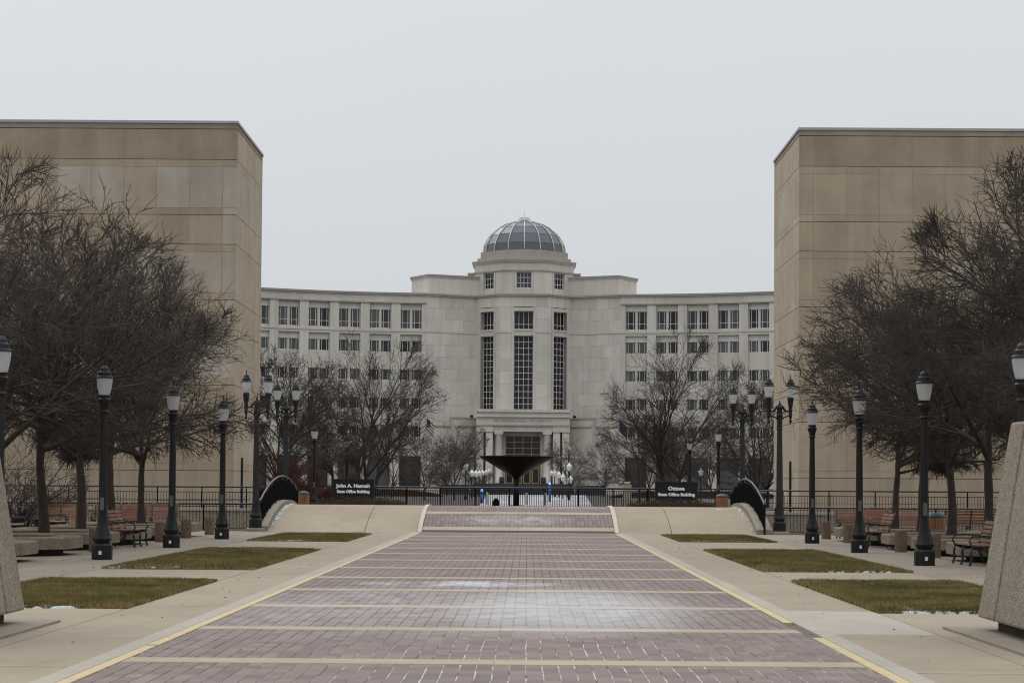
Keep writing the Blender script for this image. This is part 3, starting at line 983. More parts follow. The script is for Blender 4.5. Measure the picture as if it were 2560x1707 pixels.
phis = [R_(0), R_(14.5), R_(32), R_(49), R_(64.5), R_(80)]
NR = 16
for k in range(NR):
    a0 = -math.pi / 2 + k * 2 * math.pi / NR; a1 = a0 + 2 * math.pi / NR
    for j in range(len(phis) - 1):
        vs = [dpt(a0, phis[j]), dpt(a1, phis[j]), dpt(a1, phis[j + 1]), dpt(a0, phis[j + 1])]
        vi = [dpt(a0, phis[j], -.08), dpt(a1, phis[j], -.08), dpt(a1, phis[j + 1], -.08), dpt(a0, phis[j + 1], -.08)]
        MB().hexa(vi + vs).build('dome_pane', 'dome_glass', dome)
    pts = [dpt(a0, phis[0] + (phis[-1] - phis[0]) * i / 20, .05) for i in range(21)]
    MB().tube(pts, .062, 6).build('dome_rib', 'dome_rib', dome, True)
for j in range(1, len(phis) - 1):
    MB().tube([dpt(2 * math.pi * i / 32, phis[j], .0) for i in range(33)], .018, 4).build('dome_ring', 'dome_glass', dome)
MB().lathe([(.6, 43.2), (.68, 43.4), (1.0, 43.45), (1.0, 43.7), (.84, 43.75), (.84, 44.0), (.3, 44.05)], 12, DC).build('dome_cap', 'dome_rib', dome)
MB().tube([(DC[0], DC[1], 44.0), (DC[0], DC[1], 45.2)], .02, 5).build('lightning_rod', 'metal_pole', dome)

# entrance portico
for z0, z1, yf, mat, nm in ((12.95, 13.4, -2.35, 'hall_trim', 'portico_ledge'), (12.42, 12.95, -2.1, 'hall_stone', 'portico_attic'),
                            (12.2, 12.42, -2.3, 'hall_trim', 'portico_cornice'), (11.08, 12.2, -2.0, 'hall_stone', 'portico_frieze'),
                            (10.86, 11.08, -2.18, 'hall_trim_dark', 'portico_moulding')):
    MB().box(-7.1, 7.1, yf, .9, z0, z1).build(nm, mat, hall)
MB().box(-4.55, 4.55, -1.9, .9, 10.0, 10.86).build('architrave', 'hall_stone', hall)
for sx in (-1, 1):
    x0, x1 = sorted((sx * 4.55, sx * 7.15)); MB().box(x0, x1, -2.05, .9, 10.0, 10.86).build('pilaster_capital', 'hall_stone', hall)
    x0, x1 = sorted((sx * 4.5, sx * 7.2)); MB().box(x0, x1, -2.12, .9, 9.9, 10.0).build('capital_moulding', 'hall_trim_dark', hall)
    for a, b in ((4.6, 5.65), (6.0, 7.05)):
        x0, x1 = sorted((sx * a, sx * b)); MB().box(x0, x1, -1.98, .9, ZB, 9.9).build('pilaster', 'hall_stone', hall)
    x0, x1 = sorted((sx * 5.65, sx * 6.0)); MB().box(x0, x1, -1.2, .9, ZB, 9.9).build('pilaster_slot', 'aggregate_brown', hall)
    col = MB().lathe([(.62, 2.1), (.62, 2.3), (.57, 2.35), (.575, 5), (.52, 9.3), (.56, 9.35), (.56, 9.45), (.64, 9.6)], 20, (sx * 3.69, -1.3)).build('column', 'hall_stone', hall, True)
    MB().box(sx * 3.69 - .68, sx * 3.69 + .68, -1.98, -.62, 9.6, 10.0).build('abacus', 'hall_trim', col)
    x0, x1 = sorted((sx * 2.69, sx * 4.6)); MB().box(x0, x1, .3, 1.2, ZB, 10.0).build('entrance_wall', 'hall_stone', hall)
fr = Frame((-2.69, .35), (2.69, .35))
fbox(fr, 'entrance_head', 'hall_stone', 0, fr.L, 9.42, 10.0, -.6, 0)
window(fr, 0, fr.L, 6.25, 9.42, [0, .25, .5, .75, 1], [0, .11, .40, .70, 1], .12, 'window_bronze', 'entry_glass', .11)
window(fr, 0, fr.L, 4.55, 6.25, [0, .25, .5, .75, 1], [0, 1], .12, 'window_bronze', 'entry_glass', .11)
for i in range(4):
    u0 = .06 + i * 1.33
    dr = MB(); w = 1.2
    for a, b in ((u0, u0 + .2), (u0 + w - .2, u0 + w)): fr.box(dr, a, b, 2.1, 4.5, -.3, -.1)
    fr.box(dr, u0 + .2, u0 + w - .2, 2.1, 2.28, -.3, -.11); fr.box(dr, u0 + .2, u0 + w - .2, 4.35, 4.5, -.3, -.11)
    d = dr.build('entrance_door', 'window_bronze', hall)
    fbox(fr, 'door_glass', 'entry_glass', u0 + .2, u0 + w - .2, 2.28, 4.35, -.26, -.18, d)
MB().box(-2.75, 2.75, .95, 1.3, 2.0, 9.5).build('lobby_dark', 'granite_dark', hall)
for i in range(6):
    MB().box(-7.4 - i * .1, 7.4 + i * .1, -3.0 - i * .5, 1, FARZ - .1, 2.1 - i * .28).build('entrance_step', 'granite_dark', hall)
for sx in (-1, 1):
    x0, x1 = sorted((sx * 8.1, sx * 12.5)); MB().box(x0, x1, -5.5, -3.2, FARZ - .1, 1.9).build('terrace_wall', 'granite_dark', hall)
    MB().lathe([(.3, 2.1), (.42, 2.5), (.36, 3.1)], 10, (sx * 3.15, -2.6)).build('planter_urn', 'granite_dark', hall)
    MB().lathe([(.22, 12.2), (.26, 12.5), (.1, 12.6)], 8, (sx * 7.9, .9 if sx < 0 else .9)).build('roof_floodlight', 'lamp_black', hall)
tm, tw = text_mesh('MICHIGAN  HALL  OF  JUSTICE', .66, 'hall_letter', .03)
lt = link('lettering', tm, hall); s_ = 8.95 / tw
lt.location = (0, -2.01, 11.44); lt.rotation_euler = (R_(90), 0, 0); lt.scale = (s_, 1, 1)

# curved wings
def wing(sx):
    x, y = sx * 14.9, 0.0
    ang = 7.0
    nb, BL = 7, 4.72
    cor = []
    for k in range(nb):
        a = R_(ang)
        x2, y2 = x + sx * BL * math.cos(a), y - BL * math.sin(a)
        fr = Frame((x2, y2), (x, y)) if sx < 0 else Frame((x, y), (x2, y2))
        L = fr.L; pw = .70
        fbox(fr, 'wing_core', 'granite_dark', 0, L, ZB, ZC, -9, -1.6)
        for u0, u1 in ((0, pw), (L - pw, L)): fbox(fr, 'pier', 'hall_stone', u0, u1, ZB, 29.55, -1.6, 0)
        if k == 0:
            pass
        # spandrels and window lights, storey by storey
        W0, W1 = pw, L - pw; mid = L / 2
        floors = [(25.73, 28.6, True, 29.55), (22.1, 23.85, False, 24.85), (17.8, 19.45, False, 22.1), (13.4, 15.1, False, 17.8), (9.1, 10.8, False, 13.4)]
        fbox(fr, 'spandrel', 'hall_stone', W0, W1, 28.6, 29.55, -1.2, -.38)
        fbox(fr, 'window_sill', 'hall_trim', W0, W1, 25.2, 25.73, -1.2, -.30)
        fbox(fr, 'spandrel', 'hall_stone', W0, W1, 24.8, 25.2, -1.2, -.004)
        fbox(fr, 'spandrel', 'hall_stone', W0, W1, 23.85, 24.8, -1.2, -.38)
        for zz0, zz1 in ((19.45, 22.1), (15.1, 17.8), (10.8, 13.4), (6.2, 9.1)): fbox(fr, 'spandrel', 'hall_stone', W0, W1, zz0, zz1, -1.2, -.34)
        fbox(fr, 'base_course', 'hall_trim_dark', W0, W1, ZB, 1.4, -1.2, -.2)
        for wi, (z0, z1, tall, _) in enumerate(floors):
            fbox(fr, 'window_pier', 'hall_trim', mid - .14, mid + .14, z0, z1, -.9, -.40)
            if z0 < 17 and k > 4: continue
            for a0, a1 in ((W0 + .03, mid - .14), (mid + .14, W1 - .03)):
                gl = 'blind_glass' if hr.random() < .62 else 'hall_glass'
                full = k < 5 and wi < 1
                window(fr, a0, a1, z0, z1, [0, .24, .76, 1], [0, .32, 1] if tall else [0, 1], .5, gl=gl, bar=.07, single=not full)
        fbox(fr, 'ground_floor_glazing', 'blind_glass', W0, W1, 1.4, 6.2, -.95, -.7)
        # bands
        fbox(fr, 'string_course', 'hall_trim', -.02, L + .02, 25.2, 25.5, -.5, .10)
        fbox(fr, 'frieze', 'hall_stone', -.02, L + .02, 29.75, ZC, -1.6, .05)
        fbox(fr, 'frieze_moulding', 'hall_trim_dark', -.03, L + .03, 29.55, 29.75, -1.6, .15)
        fbox(fr, 'cornice', 'hall_trim', -.04, L + .04, ZC, 30.95, -1.6, .22)
        fbox(fr, 'cornice_top', 'hall_trim_dark', -.06, L + .06, 30.95, ZTOP, -9, .42)
        x, y = x2, y2; ang += 4.2
wing(-1); wing(1)

# ------------------------------------------------------------------ forecourt: bowl sculpture, posts, phones, signs
t = thing('bowl_sculpture', 'dark bronze inverted-cone sculpture on a slender post in front of the courthouse', 'sculpture', (-.34, 120, FARZ))
MB().lathe([(.05, 1.60), (.19, 1.66), (.30, 1.78), (1.0, 2.2), (2.215, 2.93), (2.23, 2.96), (2.23, 3.0), (2.0, 2.95), (.3, 1.95)], 64).build('bowl', 'bronze', t, True)
MB().lathe([(.19, 0), (.19, 1.75)], 24).build('post', 'bronze', t, True)
MB().lathe([(.45, 0), (.45, .06)], 24).build('base_plate', 'bronze', t)
for i, (x, y, nm) in enumerate(((-2.3, 131, 'first'), (-.85, 130, 'second'), (.27, 130, 'third'), (1.5, 130, 'fourth'))):
    o = MB().lathe([(.075, 0), (.075, .72), (.06, .77), (.02, .79)], 10).build('bollard', 'bollard_grey', None, loc=(x, y, FARZ))
    tag(o, 'slim grey bollard behind the railing, %s from the left near the bowl sculpture' % nm, 'bollard', 'grey bollards behind the railing')
for x, y, h, lab in ((-2.85, 140, .95, 'short blue emergency phone post left of the bowl sculpture'), (2.12, 160, 1.5, 'taller blue emergency phone post right of the bowl sculpture')):
    t = thing('emergency_phone', lab, 'phone post', (x, y, FARZ), 0, 'blue emergency phones')
    MB().box(-.1, .1, -.1, .1, 0, h - .18).build('post', 'blue_paint', t)
    MB().box(-.12, .12, -.12, .12, h - .2, h - .14).build('cap', 'blue_paint', t)
    MB().lathe([(.07, h - .14), (.09, h - .06), (.06, h + .02), (.01, h + .04)], 10).build('lamp', 'blue_light', t, True)
    MB().box(-.06, .06, -.112, -.1, h - .6, h - .35).build('phone_panel', 'metal_pole', t)
t = thing('litter_bin', 'black domed litter bin behind the railing left of the bowl sculpture', 'bin', (-1.35, 107, FARZ))
MB().lathe([(.17, 0), (.19, .3), (.17, .34)], 14).build('drum', 'iron_black', t)
MB().lathe([(.18, .34), (.165, .42), (.11, .5), (.05, .545), (.01, .55)], 14).build('lid', 'iron_black', t, True)

def building_sign(x, y, ztop, lines, label):
    t = thing('building_sign', label, 'sign', (x, y, FARZ))
    zt = ztop - FARZ; W, H = 1.01, .9
    f = MB(); f.box(-W, -W + .06, -.09, .09, 0, zt); f.box(W - .06, W, -.09, .09, 0, zt)
    f.box(-W + .06, W - .06, -.09, .09, zt - .05, zt); f.box(-W + .06, W - .06, -.09, .09, zt - H, zt - H + .09)
    f.build('frame', 'sign_frame', t)
    MB().box(-W + .06, W - .06, -.06, .06, zt - H + .09, zt - .05).build('panel', 'sign_panel', t)
    for txt, size, zz, width in lines:
        me, w = text_mesh(txt, size, 'sign_white', .004, .009)
        o = link('lettering', me, t); o.location = (0, -.064, zt + zz); o.rotation_euler = (R_(90), 0, 0); o.scale = (width / w, 1, 1)
    return t
building_sign(-7.95, 95, 1.925, [('John A. Hannah', .235, -.40, 1.62), ('State Office Building', .185, -.655, 1.56)], 'black sign reading John A. Hannah State Office Building')
building_sign(7.38, 95, 1.90, [('Ottawa', .25, -.40, .78), ('State Office Building', .20, -.67, 1.76)], 'black sign reading Ottawa State Office Building')
t = thing('directory_sign', 'small tan directory board with a black header behind the railing', 'sign', (5.9, 112, FARZ))
MB().box(-.24, .24, -.04, .04, .5, 1.35).build('board', 'sign_tan', t)
MB().box(-.25, .25, -.05, .05, 1.36, 1.56).build('header', 'sign_panel', t)
for a in (-.24, .20): MB().box(a, a + .04, -.03, .03, 0, .5).build('leg', 'sign_frame', t)
for u, w, z in ((-.12, .18, 1.475), (.11, .20, 1.475), (0, .26, 1.41)): MB().box(u - w / 2, u + w / 2, -.054, -.05, z - .018, z + .018).build('lettering', 'sign_white', t)
for x, nm, mats in ((-13.2, 'striped national flag hanging from a pole left of the courthouse entrance', 1), (12.6, 'dark blue flag hanging from a pole right of the courthouse entrance', 0)):
    t = thing('flagpole', nm, 'flag', (x, 268, FARZ))
    MB().tube([(0, 0, 0), (0, 0, 10.6)], [.08, .05], 8).build('pole', 'metal_pole', t)
    n = 12
    for q in range(7 if mats else 1):
        m = MB(); vs, fs = [], []
        for i in range(n + 1):
            u = i / n
            for z in (0, 1):
                zz = 10.3 - 1.0 * u - (1.6 / (7 if mats else 1)) * (q + z)
                vs.append((.05 + .95 * u, .12 * math.sin(u * 9 + q * .2), zz))
        for i in range(n): fs.append((2 * i, 2 * i + 1, 2 * i + 3, 2 * i + 2))
        m.add(vs, fs); m.build('stripe' if mats else 'cloth', ('flag_red' if q % 2 == 0 else 'flag_white') if mats else 'flag_blue', t)
    if mats:
        m = MB(); m.hexa([(.05, -.16, 9.5), (.5, -.16, 9.0), (.5, -.2, 9.0), (.05, -.2, 9.5), (.05, -.16, 10.32), (.5, -.16, 9.85), (.5, -.2, 9.85), (.05, -.2, 10.32)])
        m.build('canton', 'flag_blue', t)

# ------------------------------------------------------------------ lamp posts
def lantern(parent, z, c=(0, 0), glassmat='lamp_glass', s=1.0):
    def P(l): return [(a * s, z + b * s) for a, b in l]
    g = MB().lathe(P([(.095, 0), (.125, .06), (.155, .2), (.172, .33), (.17, .38)]), 16, c).build('globe', glassmat, parent, True)
    cp = MB().lathe(P([(.188, .375), (.19, .395), (.165, .42), (.145, .43), (.14, .50), (.115, .52), (.105, .53), (.095, .585), (.05, .63), (.022, .65), (.016, .70), (.012, .78), (.002, .80)]), 16, c).build('cap', 'lamp_black', parent)
    bu = MB().lathe(P([(.03, .0), (.035, .06), (.02, .12), (.028, .2), (.01, .26)]), 8, c).build('bulb', 'globe_white', g)
def lamp_base(t, pad=False):
    a8 = math.pi / 8
    MB().lathe([(.222, 0), (.222, .30), (.205, .335), (.165, .35)], 8, a0=a8).build('base', 'lamp_black', t)
    MB().lathe([(.165, .35), (.17, .37), (.2, .42), (.205, .45), (.185, .50), (.155, .60), (.122, .72), (.105, .86), (.093, 1.0)], 8, a0=a8).build('skirt', 'lamp_black', t)
def make_lamp():
    t = thing('lamp_post', 'x', 'lamp post', (0, 0, 0), 0, 'black acorn lamp posts lining the plaza')
    lamp_base(t)
    MB().lathe([(.092, 1.0), (.086, 2.2), (.072, 3.05), (.072, 3.12)], 24, flute=.07).build('shaft', 'lamp_black', t)
    MB().lathe([(.08, 3.10), (.10, 3.13), (.085, 3.17), (.095, 3.25), (.135, 3.36), (.14, 3.40), (.11, 3.43), (.115, 3.47), (.125, 3.49)], 16).build('capital', 'lamp_black', t)
    lantern(t, 3.475)
    MB().box(-.03, .03, -.214, -.2066, .11, .19).build('sticker', 'sticker', t)
    MB().box(-.04, .04, -.1, -.08, 1.05, 1.32).build('hand_hole_plate', 'plate_grey', t)
    return t
def make_twin():
    t = thing('twin_lamp_post', 'x', 'lamp post', (0, 0, 0), 0, 'black twin-lantern lamp posts at the footbridge')
    MB().lathe([(.36, -.2), (.36, .10), (.34, .12)], 20).build('pad', 'concrete_grey', t)
    g = MB(); a8 = math.pi / 8
    g.lathe([(.24, .12), (.24, .42), (.22, .46), (.18, .48)], 8, a0=a8); g.build('base', 'lamp_black', t)
    MB().lathe([(.18, .48), (.185, .50), (.215, .55), (.22, .58), (.18, .68), (.15, .85), (.125, 1.1)], 8, a0=a8).build('skirt', 'lamp_black', t)
    MB().lathe([(.122, 1.1), (.115, 2.4), (.095, 3.75)], 24, flute=.07).build('shaft', 'lamp_grey', t)
    MB().lathe([(.10, 3.75), (.115, 3.8), (.1, 3.85), (.105, 4.2), (.125, 4.3), (.09, 4.36), (.10, 4.5), (.12, 4.58), (.06, 4.68), (.03, 4.74), (.02, 4.82)], 12).build('neck', 'lamp_black', t)
    for s in (-1, 1):
        br_ = MB()
        br_.tube([(s * .05, 0, 4.12), (s * .16, 0, 4.22), (s * .26, 0, 4.26), (s * .38, 0, 4.30)], [.03, .028, .03, .03], 6)
        br_.tube([(s * .02, 0, 4.66), (s * .12, 0, 4.58), (s * .20, 0, 4.47), (s * .30, 0, 4.43), (s * .38, 0, 4.44)], [.045, .05, .04, .035, .03], 6)
        br_.tube([(s * .1, 0, 4.36), (s * .16, 0, 4.44), (s * .22, 0, 4.40), (s * .20, 0, 4.33), (s * .15, 0, 4.33)], .022, 6)
        br_.tube([(s * .03, 0, 4.02), (s * .09, 0, 4.14), (s * .07, 0, 4.28), (s * .03, 0, 4.36)], .022, 6)
        br_.build('bracket', 'lamp_black', t)
        MB().lathe([(.004, 3.98), (.045, 4.04), (.05, 4.10), (.03, 4.16), (.05, 4.2), (.07, 4.3), (.06, 4.42), (.075, 4.46), (.07, 4.56), (.1, 4.76), (.115, 4.84), (.12, 4.90), (.105, 4.95)], 12, (s * .4, 0)).build('lantern_holder', 'lamp_black', t)
        lantern(t, 4.94, (s * .4, 0), s=1.06)
    return t
lamp0 = make_lamp()
first = True
names = {(-1, 34.1): 'black acorn lamp post cut off by the left edge of the picture', (-1, 42.5): 'tallest black acorn lamp post standing fully in view on the left',
         (-1, 50.8): 'black acorn lamp post second in the left row, beside the side-on bench', (-1, 59.2): 'black acorn lamp post third in the left row, nearest the footbridge',
         (1, 34.1): 'black acorn lamp post rising behind the pebbled pylon at the right edge', (1, 42.5): 'tallest black acorn lamp post standing fully in view on the right',
         (1, 50.8): 'black acorn lamp post second in the right row, in front of the grey planters', (1, 59.2): 'black acorn lamp post third in the right row, nearest the footbridge',
         (-2, 100): 'black lamp post behind the footbridge, between the wooden bin and the left sign', (2, 100): 'black lamp post behind the footbridge, between the right sign and the wooden bin'}
spots = {(-1, 34.1): (-8.72, 34.1, 0), (-1, 42.5): (-8.72, 42.5, 0), (-1, 50.8): (-8.72, 50.8, 0), (-1, 59.2): (-8.72, 59.2, 0),
         (1, 34.1): (8.72, 34.1, 0), (1, 42.5): (8.72, 42.5, 0), (1, 50.8): (8.72, 50.8, 0), (1, 59.2): (8.72, 59.2, 0),
         (-2, 100): (-10.35, 100, FARZ), (2, 100): (9.85, 100, FARZ)}
for kk, lab in names.items():
    if first: lamp0['label'] = lab; lamp0.location = spots[kk]; first = False
    else: dup(lamp0, lab, spots[kk])
for x, y, lab in ((-10.7, 122, 'distant lamp post among the tree trunks behind the left sign'), (10.2, 122, 'distant lamp post among the tree trunks behind the right sign')):
    dup(lamp0, lab, (x, y, FARZ), 0, 1.0)
twin0 = make_twin()
for i, (x, y, z, lab) in enumerate(((-9.1, 69.35, 0, 'twin-lantern lamp post at the near left corner of the footbridge'), (9.12, 70.0, 0, 'twin-lantern lamp post at the near right corner of the footbridge'),
                                    (-9.6, 82.0, .3, 'grey twin-lantern lamp post at the far left corner of the footbridge'), (9.16, 82.5, .3, 'grey twin-lantern lamp post at the far right corner of the footbridge'))):
    if i == 0: twin0['label'] = lab; twin0.location = (x, y, z); twin0.scale = (.95, .95, .97)
    else: dup(twin0, lab, (x, y, z))
# distant white-globed lamps in front of the courthouse
def make_white_lamp():
    t = thing('white_globe_lamp', 'x', 'lamp post', (0, 0, 0), 0, 'white globe lamps in front of the courthouse')
    MB().lathe([(.14, 0), (.14, .3), (.06, .4), (.055, 2.45), (.12, 2.55)], 10).build('pole', 'lamp_grey', t)
    MB().lathe([(.11, 2.6), (.17, 2.73), (.245, 3.0), (.245, 3.07), (.17, 3.13), (.1, 3.22), (.025, 3.36)], 12).build('globe', 'globe_white', t, True)
    return t
wl0 = make_white_lamp(); firstw = True
wspec = [(-5.15, 178, 0, 'tallest white globe lamp in the row left of the bowl sculpture')]
for i, (y, dz) in enumerate(((198, -.5), (213, -.45), (229, -.3), (247, -.1), (267, .1), (288, .4))):
    wspec.append((-5.15, y, dz, 'white globe lamp, %s from the left in the row left of the bowl' % ('second', 'third', 'fourth', 'fifth', 'sixth', 'seventh')[i]))
wspec.append((4.05, 178, 0, 'tallest white globe lamp in the row right of the bowl sculpture'))
for i, (x, y, dz) in enumerate(((4.35, 188, -1.1), (3.85, 198, -.85), (3.95, 228, -.4), (3.75, 248, -.1), (3.6, 268, .1))):
    wspec.append((x, y, dz, 'white globe lamp, %s from the right in the row right of the bowl' % ('second', 'third', 'fourth', 'fifth', 'sixth')[i]))
wspec += [(-18.2, 190, -.3, 'lone white globe lamp above the left building sign'), (16.8, 190, -.3, 'lone white globe lamp right of the Ottawa sign')]
for x, y, dz, lab in wspec:
    if firstw: wl0['label'] = lab; wl0.location = (x, y, FARZ + dz); firstw = False
    else: dup(wl0, lab, (x, y, FARZ + dz))
for x, side in ((-5.8, 'left'), (5.2, 'right')):
    t = thing('candelabra_lamp', 'ornate bronze lamp with a cluster of globes, %s of the courthouse entrance' % side, 'lamp post', (x, 235, FARZ))
    MB().lathe([(.3, 0), (.2, .6), (.09, 1), (.07, 5.0), (.14, 5.1)], 10).build('pole', 'lamp_grey', t)
    MB().lathe([(.15, 5.2), (.27, 5.4), (.3, 5.6), (.2, 5.85), (.02, 5.95)], 12).build('top_globe', 'sign_tan', t, True)
    for k in range(4):
        a = k * math.pi / 2 + .4; c, s = math.cos(a), math.sin(a)
        MB().tube([(0, 0, 4.6), (.5 * c, .5 * s, 4.5), (.95 * c, .95 * s, 4.75)], .05, 5).build('arm', 'lamp_grey', t)
        MB().lathe([(.12, 4.3), (.22, 4.5), (.22, 4.65), (.1, 4.8)], 10, (.95 * c, .95 * s)).build('globe', 'sign_tan', t, True)

# ------------------------------------------------------------------ benches, planters, bins, pillars
def make_bench():
    t = thing('park_bench', 'x', 'bench', (0, 0, 0), 0, 'wood and green iron benches on the plaza')
    L = .9
    sm = MB().box(-L, L, -.045, .045, -.014, .014).mesh('slat', 'slat_wood')
    for i in range(6):
        link('slat', sm, t, (0, -.24 + i * .095, .43 + .004 * abs(i - 2.5)))
    for i in range(5):
        o = link('slat', sm, t, (0, .27 + .032 * i, .52 + .094 * i)); o.rotation_euler = (R_(72), 0, 0); o.scale = (1, .8, 1)
    for sx in (-1, 0, 1):
        m = MB(); x = sx * (L - .06)
        def tb(pts, r): m.tube([(x, a, b) for a, b in pts], r, 6)
        tb([(-.33, 0), (-.29, .12), (-.30, .28), (-.27, .40), (.1, .41), (.27, .42)], .028)
        tb([(.36, 0), (.31, .15), (.24, .3), (.25, .42), (.30, .62), (.42, .94), (.45, .95)], .028)
        if sx: tb([(-.27, .40), (-.33, .52), (-.28, .62), (-.1, .64), (.3, .62)], .024)
        tb([(-.22, .38), (0, .33), (.2, .38)], .02)
        m.build('end_frame' if sx else 'middle_frame', 'bench_iron', t)
    return t
bench0 = make_bench(); fb = True
PI = math.pi
bspec = [(-9.95, 51.5, PI / 2, 'bench seen from its end between two lamp posts on the left, facing the walk'),
         (9.95, 55.7, -PI / 2, 'bench seen from its end between two lamp posts on the right, facing the walk'),
         (9.95, 43.1, -PI / 2, 'bench half hidden behind the pebbled pylon at the right edge'),
         (-14.35, 57.2, PI / 2 + .2, 'brown slatted bench nearest the pebbled pylon on the left'),
         (-14.3, 62.0, PI / 2 + .25, 'brown slatted bench behind the second planter on the left'),
         (-15.3, 66.6, 0, 'left one of two long slatted benches in front of the left railing'),
         (-13.3, 66.6, 0, 'right one of two long slatted benches in front of the left railing'),
         (-12.6, 68.6, 0, 'slatted bench closest to the left railing, behind the others'),
         (11.3, 65.4, 0, 'long slatted bench behind the second lamp post on the right'),
         (12.6, 66.9, 0, 'slatted bench left of the wooden bin among the trees on the right'),
         (14.9, 66.3, PI, 'slatted bench turned away, between two tree trunks on the right')]
for x, y, rz, lab in bspec:
    if fb: bench0['label'] = lab; bench0.location = (x, y, 0); bench0.rotation_euler = (0, 0, rz); fb = False
    else: dup(bench0, lab, (x, y, 0), rz)

def make_planter():
    t = thing('planter', 'x', 'planter', (0, 0, 0), 0, 'eight-sided concrete planters with trees')
    def og(ap, n=8): rr = ap / math.cos(PI / n); return [(rr * math.cos(PI / n + k * 2 * PI / n), rr * math.sin(PI / n + k * 2 * PI / n)) for k in range(n)]
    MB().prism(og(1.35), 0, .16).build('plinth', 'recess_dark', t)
    o, i_ = og(1.76), og(1.3)
    ob, ot = og(1.76), og(1.73)
    for k in range(8):
        k2 = (k + 1) % 8; m = MB()
        def lerp(p, q, f): return (p[0] + (q[0] - p[0]) * f, p[1] + (q[1] - p[1]) * f)
        f0, f1 = .004, .996
        a, b = lerp(o[k], o[k2], f0), lerp(o[k], o[k2], f1); c, d = lerp(i_[k], i_[k2], f1), lerp(i_[k], i_[k2], f0)
        at, bt = lerp(ot[k], ot[k2], f0), lerp(ot[k], ot[k2], f1)
        vs = [(*a, .15), (*b, .15), (*c, .15), (*d, .15), (*a, .39), (*b, .39), (*c, .42), (*d, .42), (*at, .42), (*bt, .42)]
        m.add(vs, [(0, 3, 2, 1), (0, 1, 5, 4), (4, 5, 9, 8), (8, 9, 6, 7), (2, 3, 7, 6), (1, 2, 6, 9, 5), (3, 0, 4, 8, 7)])
        m.build('rim_block', 'aggregate_planter', t)
    MB().prism(og(1.3), .16, .37).build('mulch_bed', 'mulch', t)
    return t
PY = [36.8, 41.0, 45.2, 49.4, 53.6, 57.8, 62.0]
ordn = ['nearest', 'second', 'third', 'fourth', 'fifth', 'sixth', 'farthest']
pl_0 = make_planter(); fpn = True
for sx, side in ((-1, 'left'), (1, 'right')):
    for i, y in enumerate(PY):
        if y < 40: continue
        lab = 'eight-sided pebbled concrete planter, %s of the %s row counted from the camera' % (['', 'nearest', 'second', 'third', 'fourth', 'fifth', 'farthest'][i], side)
        if fpn: pl_0['label'] = lab; pl_0.location = (sx * 11.65, y, 0); fpn = False
        else: dup(pl_0, lab, (sx * 11.65, y, 0))
bolm = MB().lathe([(.155, 0), (.155, .54), (.145, .56)], 18).mesh('stone_pillar', 'aggregate_brown')
for sx, side in ((-1, 'left'), (1, 'right')):
    for i, y in enumerate((38.9, 47.3, 55.7, 59.9, 64.3) if sx < 0 else (38.9, 47.3, 51.5, 59.9, 64.3)):
        o = link('stone_pillar', bolm, None, (sx * 9.9, y, 0))
        tag(o, 'short brown pebbled pillar, %s from the camera along the %s planters' % (('first', 'second', 'third', 'fourth', 'last')[i], side), 'pillar', 'brown pebbled pillars')
def make_bin():
    t = thing('slatted_bin', 'x', 'bin', (0, 0, 0), 0, 'wood slatted litter bins with green lids')
    MB().lathe([(.22, .04), (.22, .78)], 16).build('liner', 'recess_dark', t)
    sm = MB().box(-.037, .037, -.014, .014, .05, .78).mesh('slat', 'bin_wood')
    for k in range(18):
        a = 2 * PI * k / 18
        link('slat', sm, t, (.245 * math.cos(a), .245 * math.sin(a), 0), None, a + PI / 2)
    MB().lathe([(.265, .78), (.27, .81), (.25, .85), (.19, .89), (.08, .92), (.005, .925)], 18).build('lid', 'bin_lid', t, True)
    return t
bin0 = make_bin()
bin0['label'] = 'wood slatted litter bin with a green lid beside the planters on the right'; bin0.location = (12.55, 59.9, 0)
dup(bin0, 'small wood slatted bin at the far left end of the footbridge railing', (-9.12, 84.2, FARZ))
dup(bin0, 'small wood slatted bin at the far right end of the footbridge railing', (8.5, 84.2, FARZ))

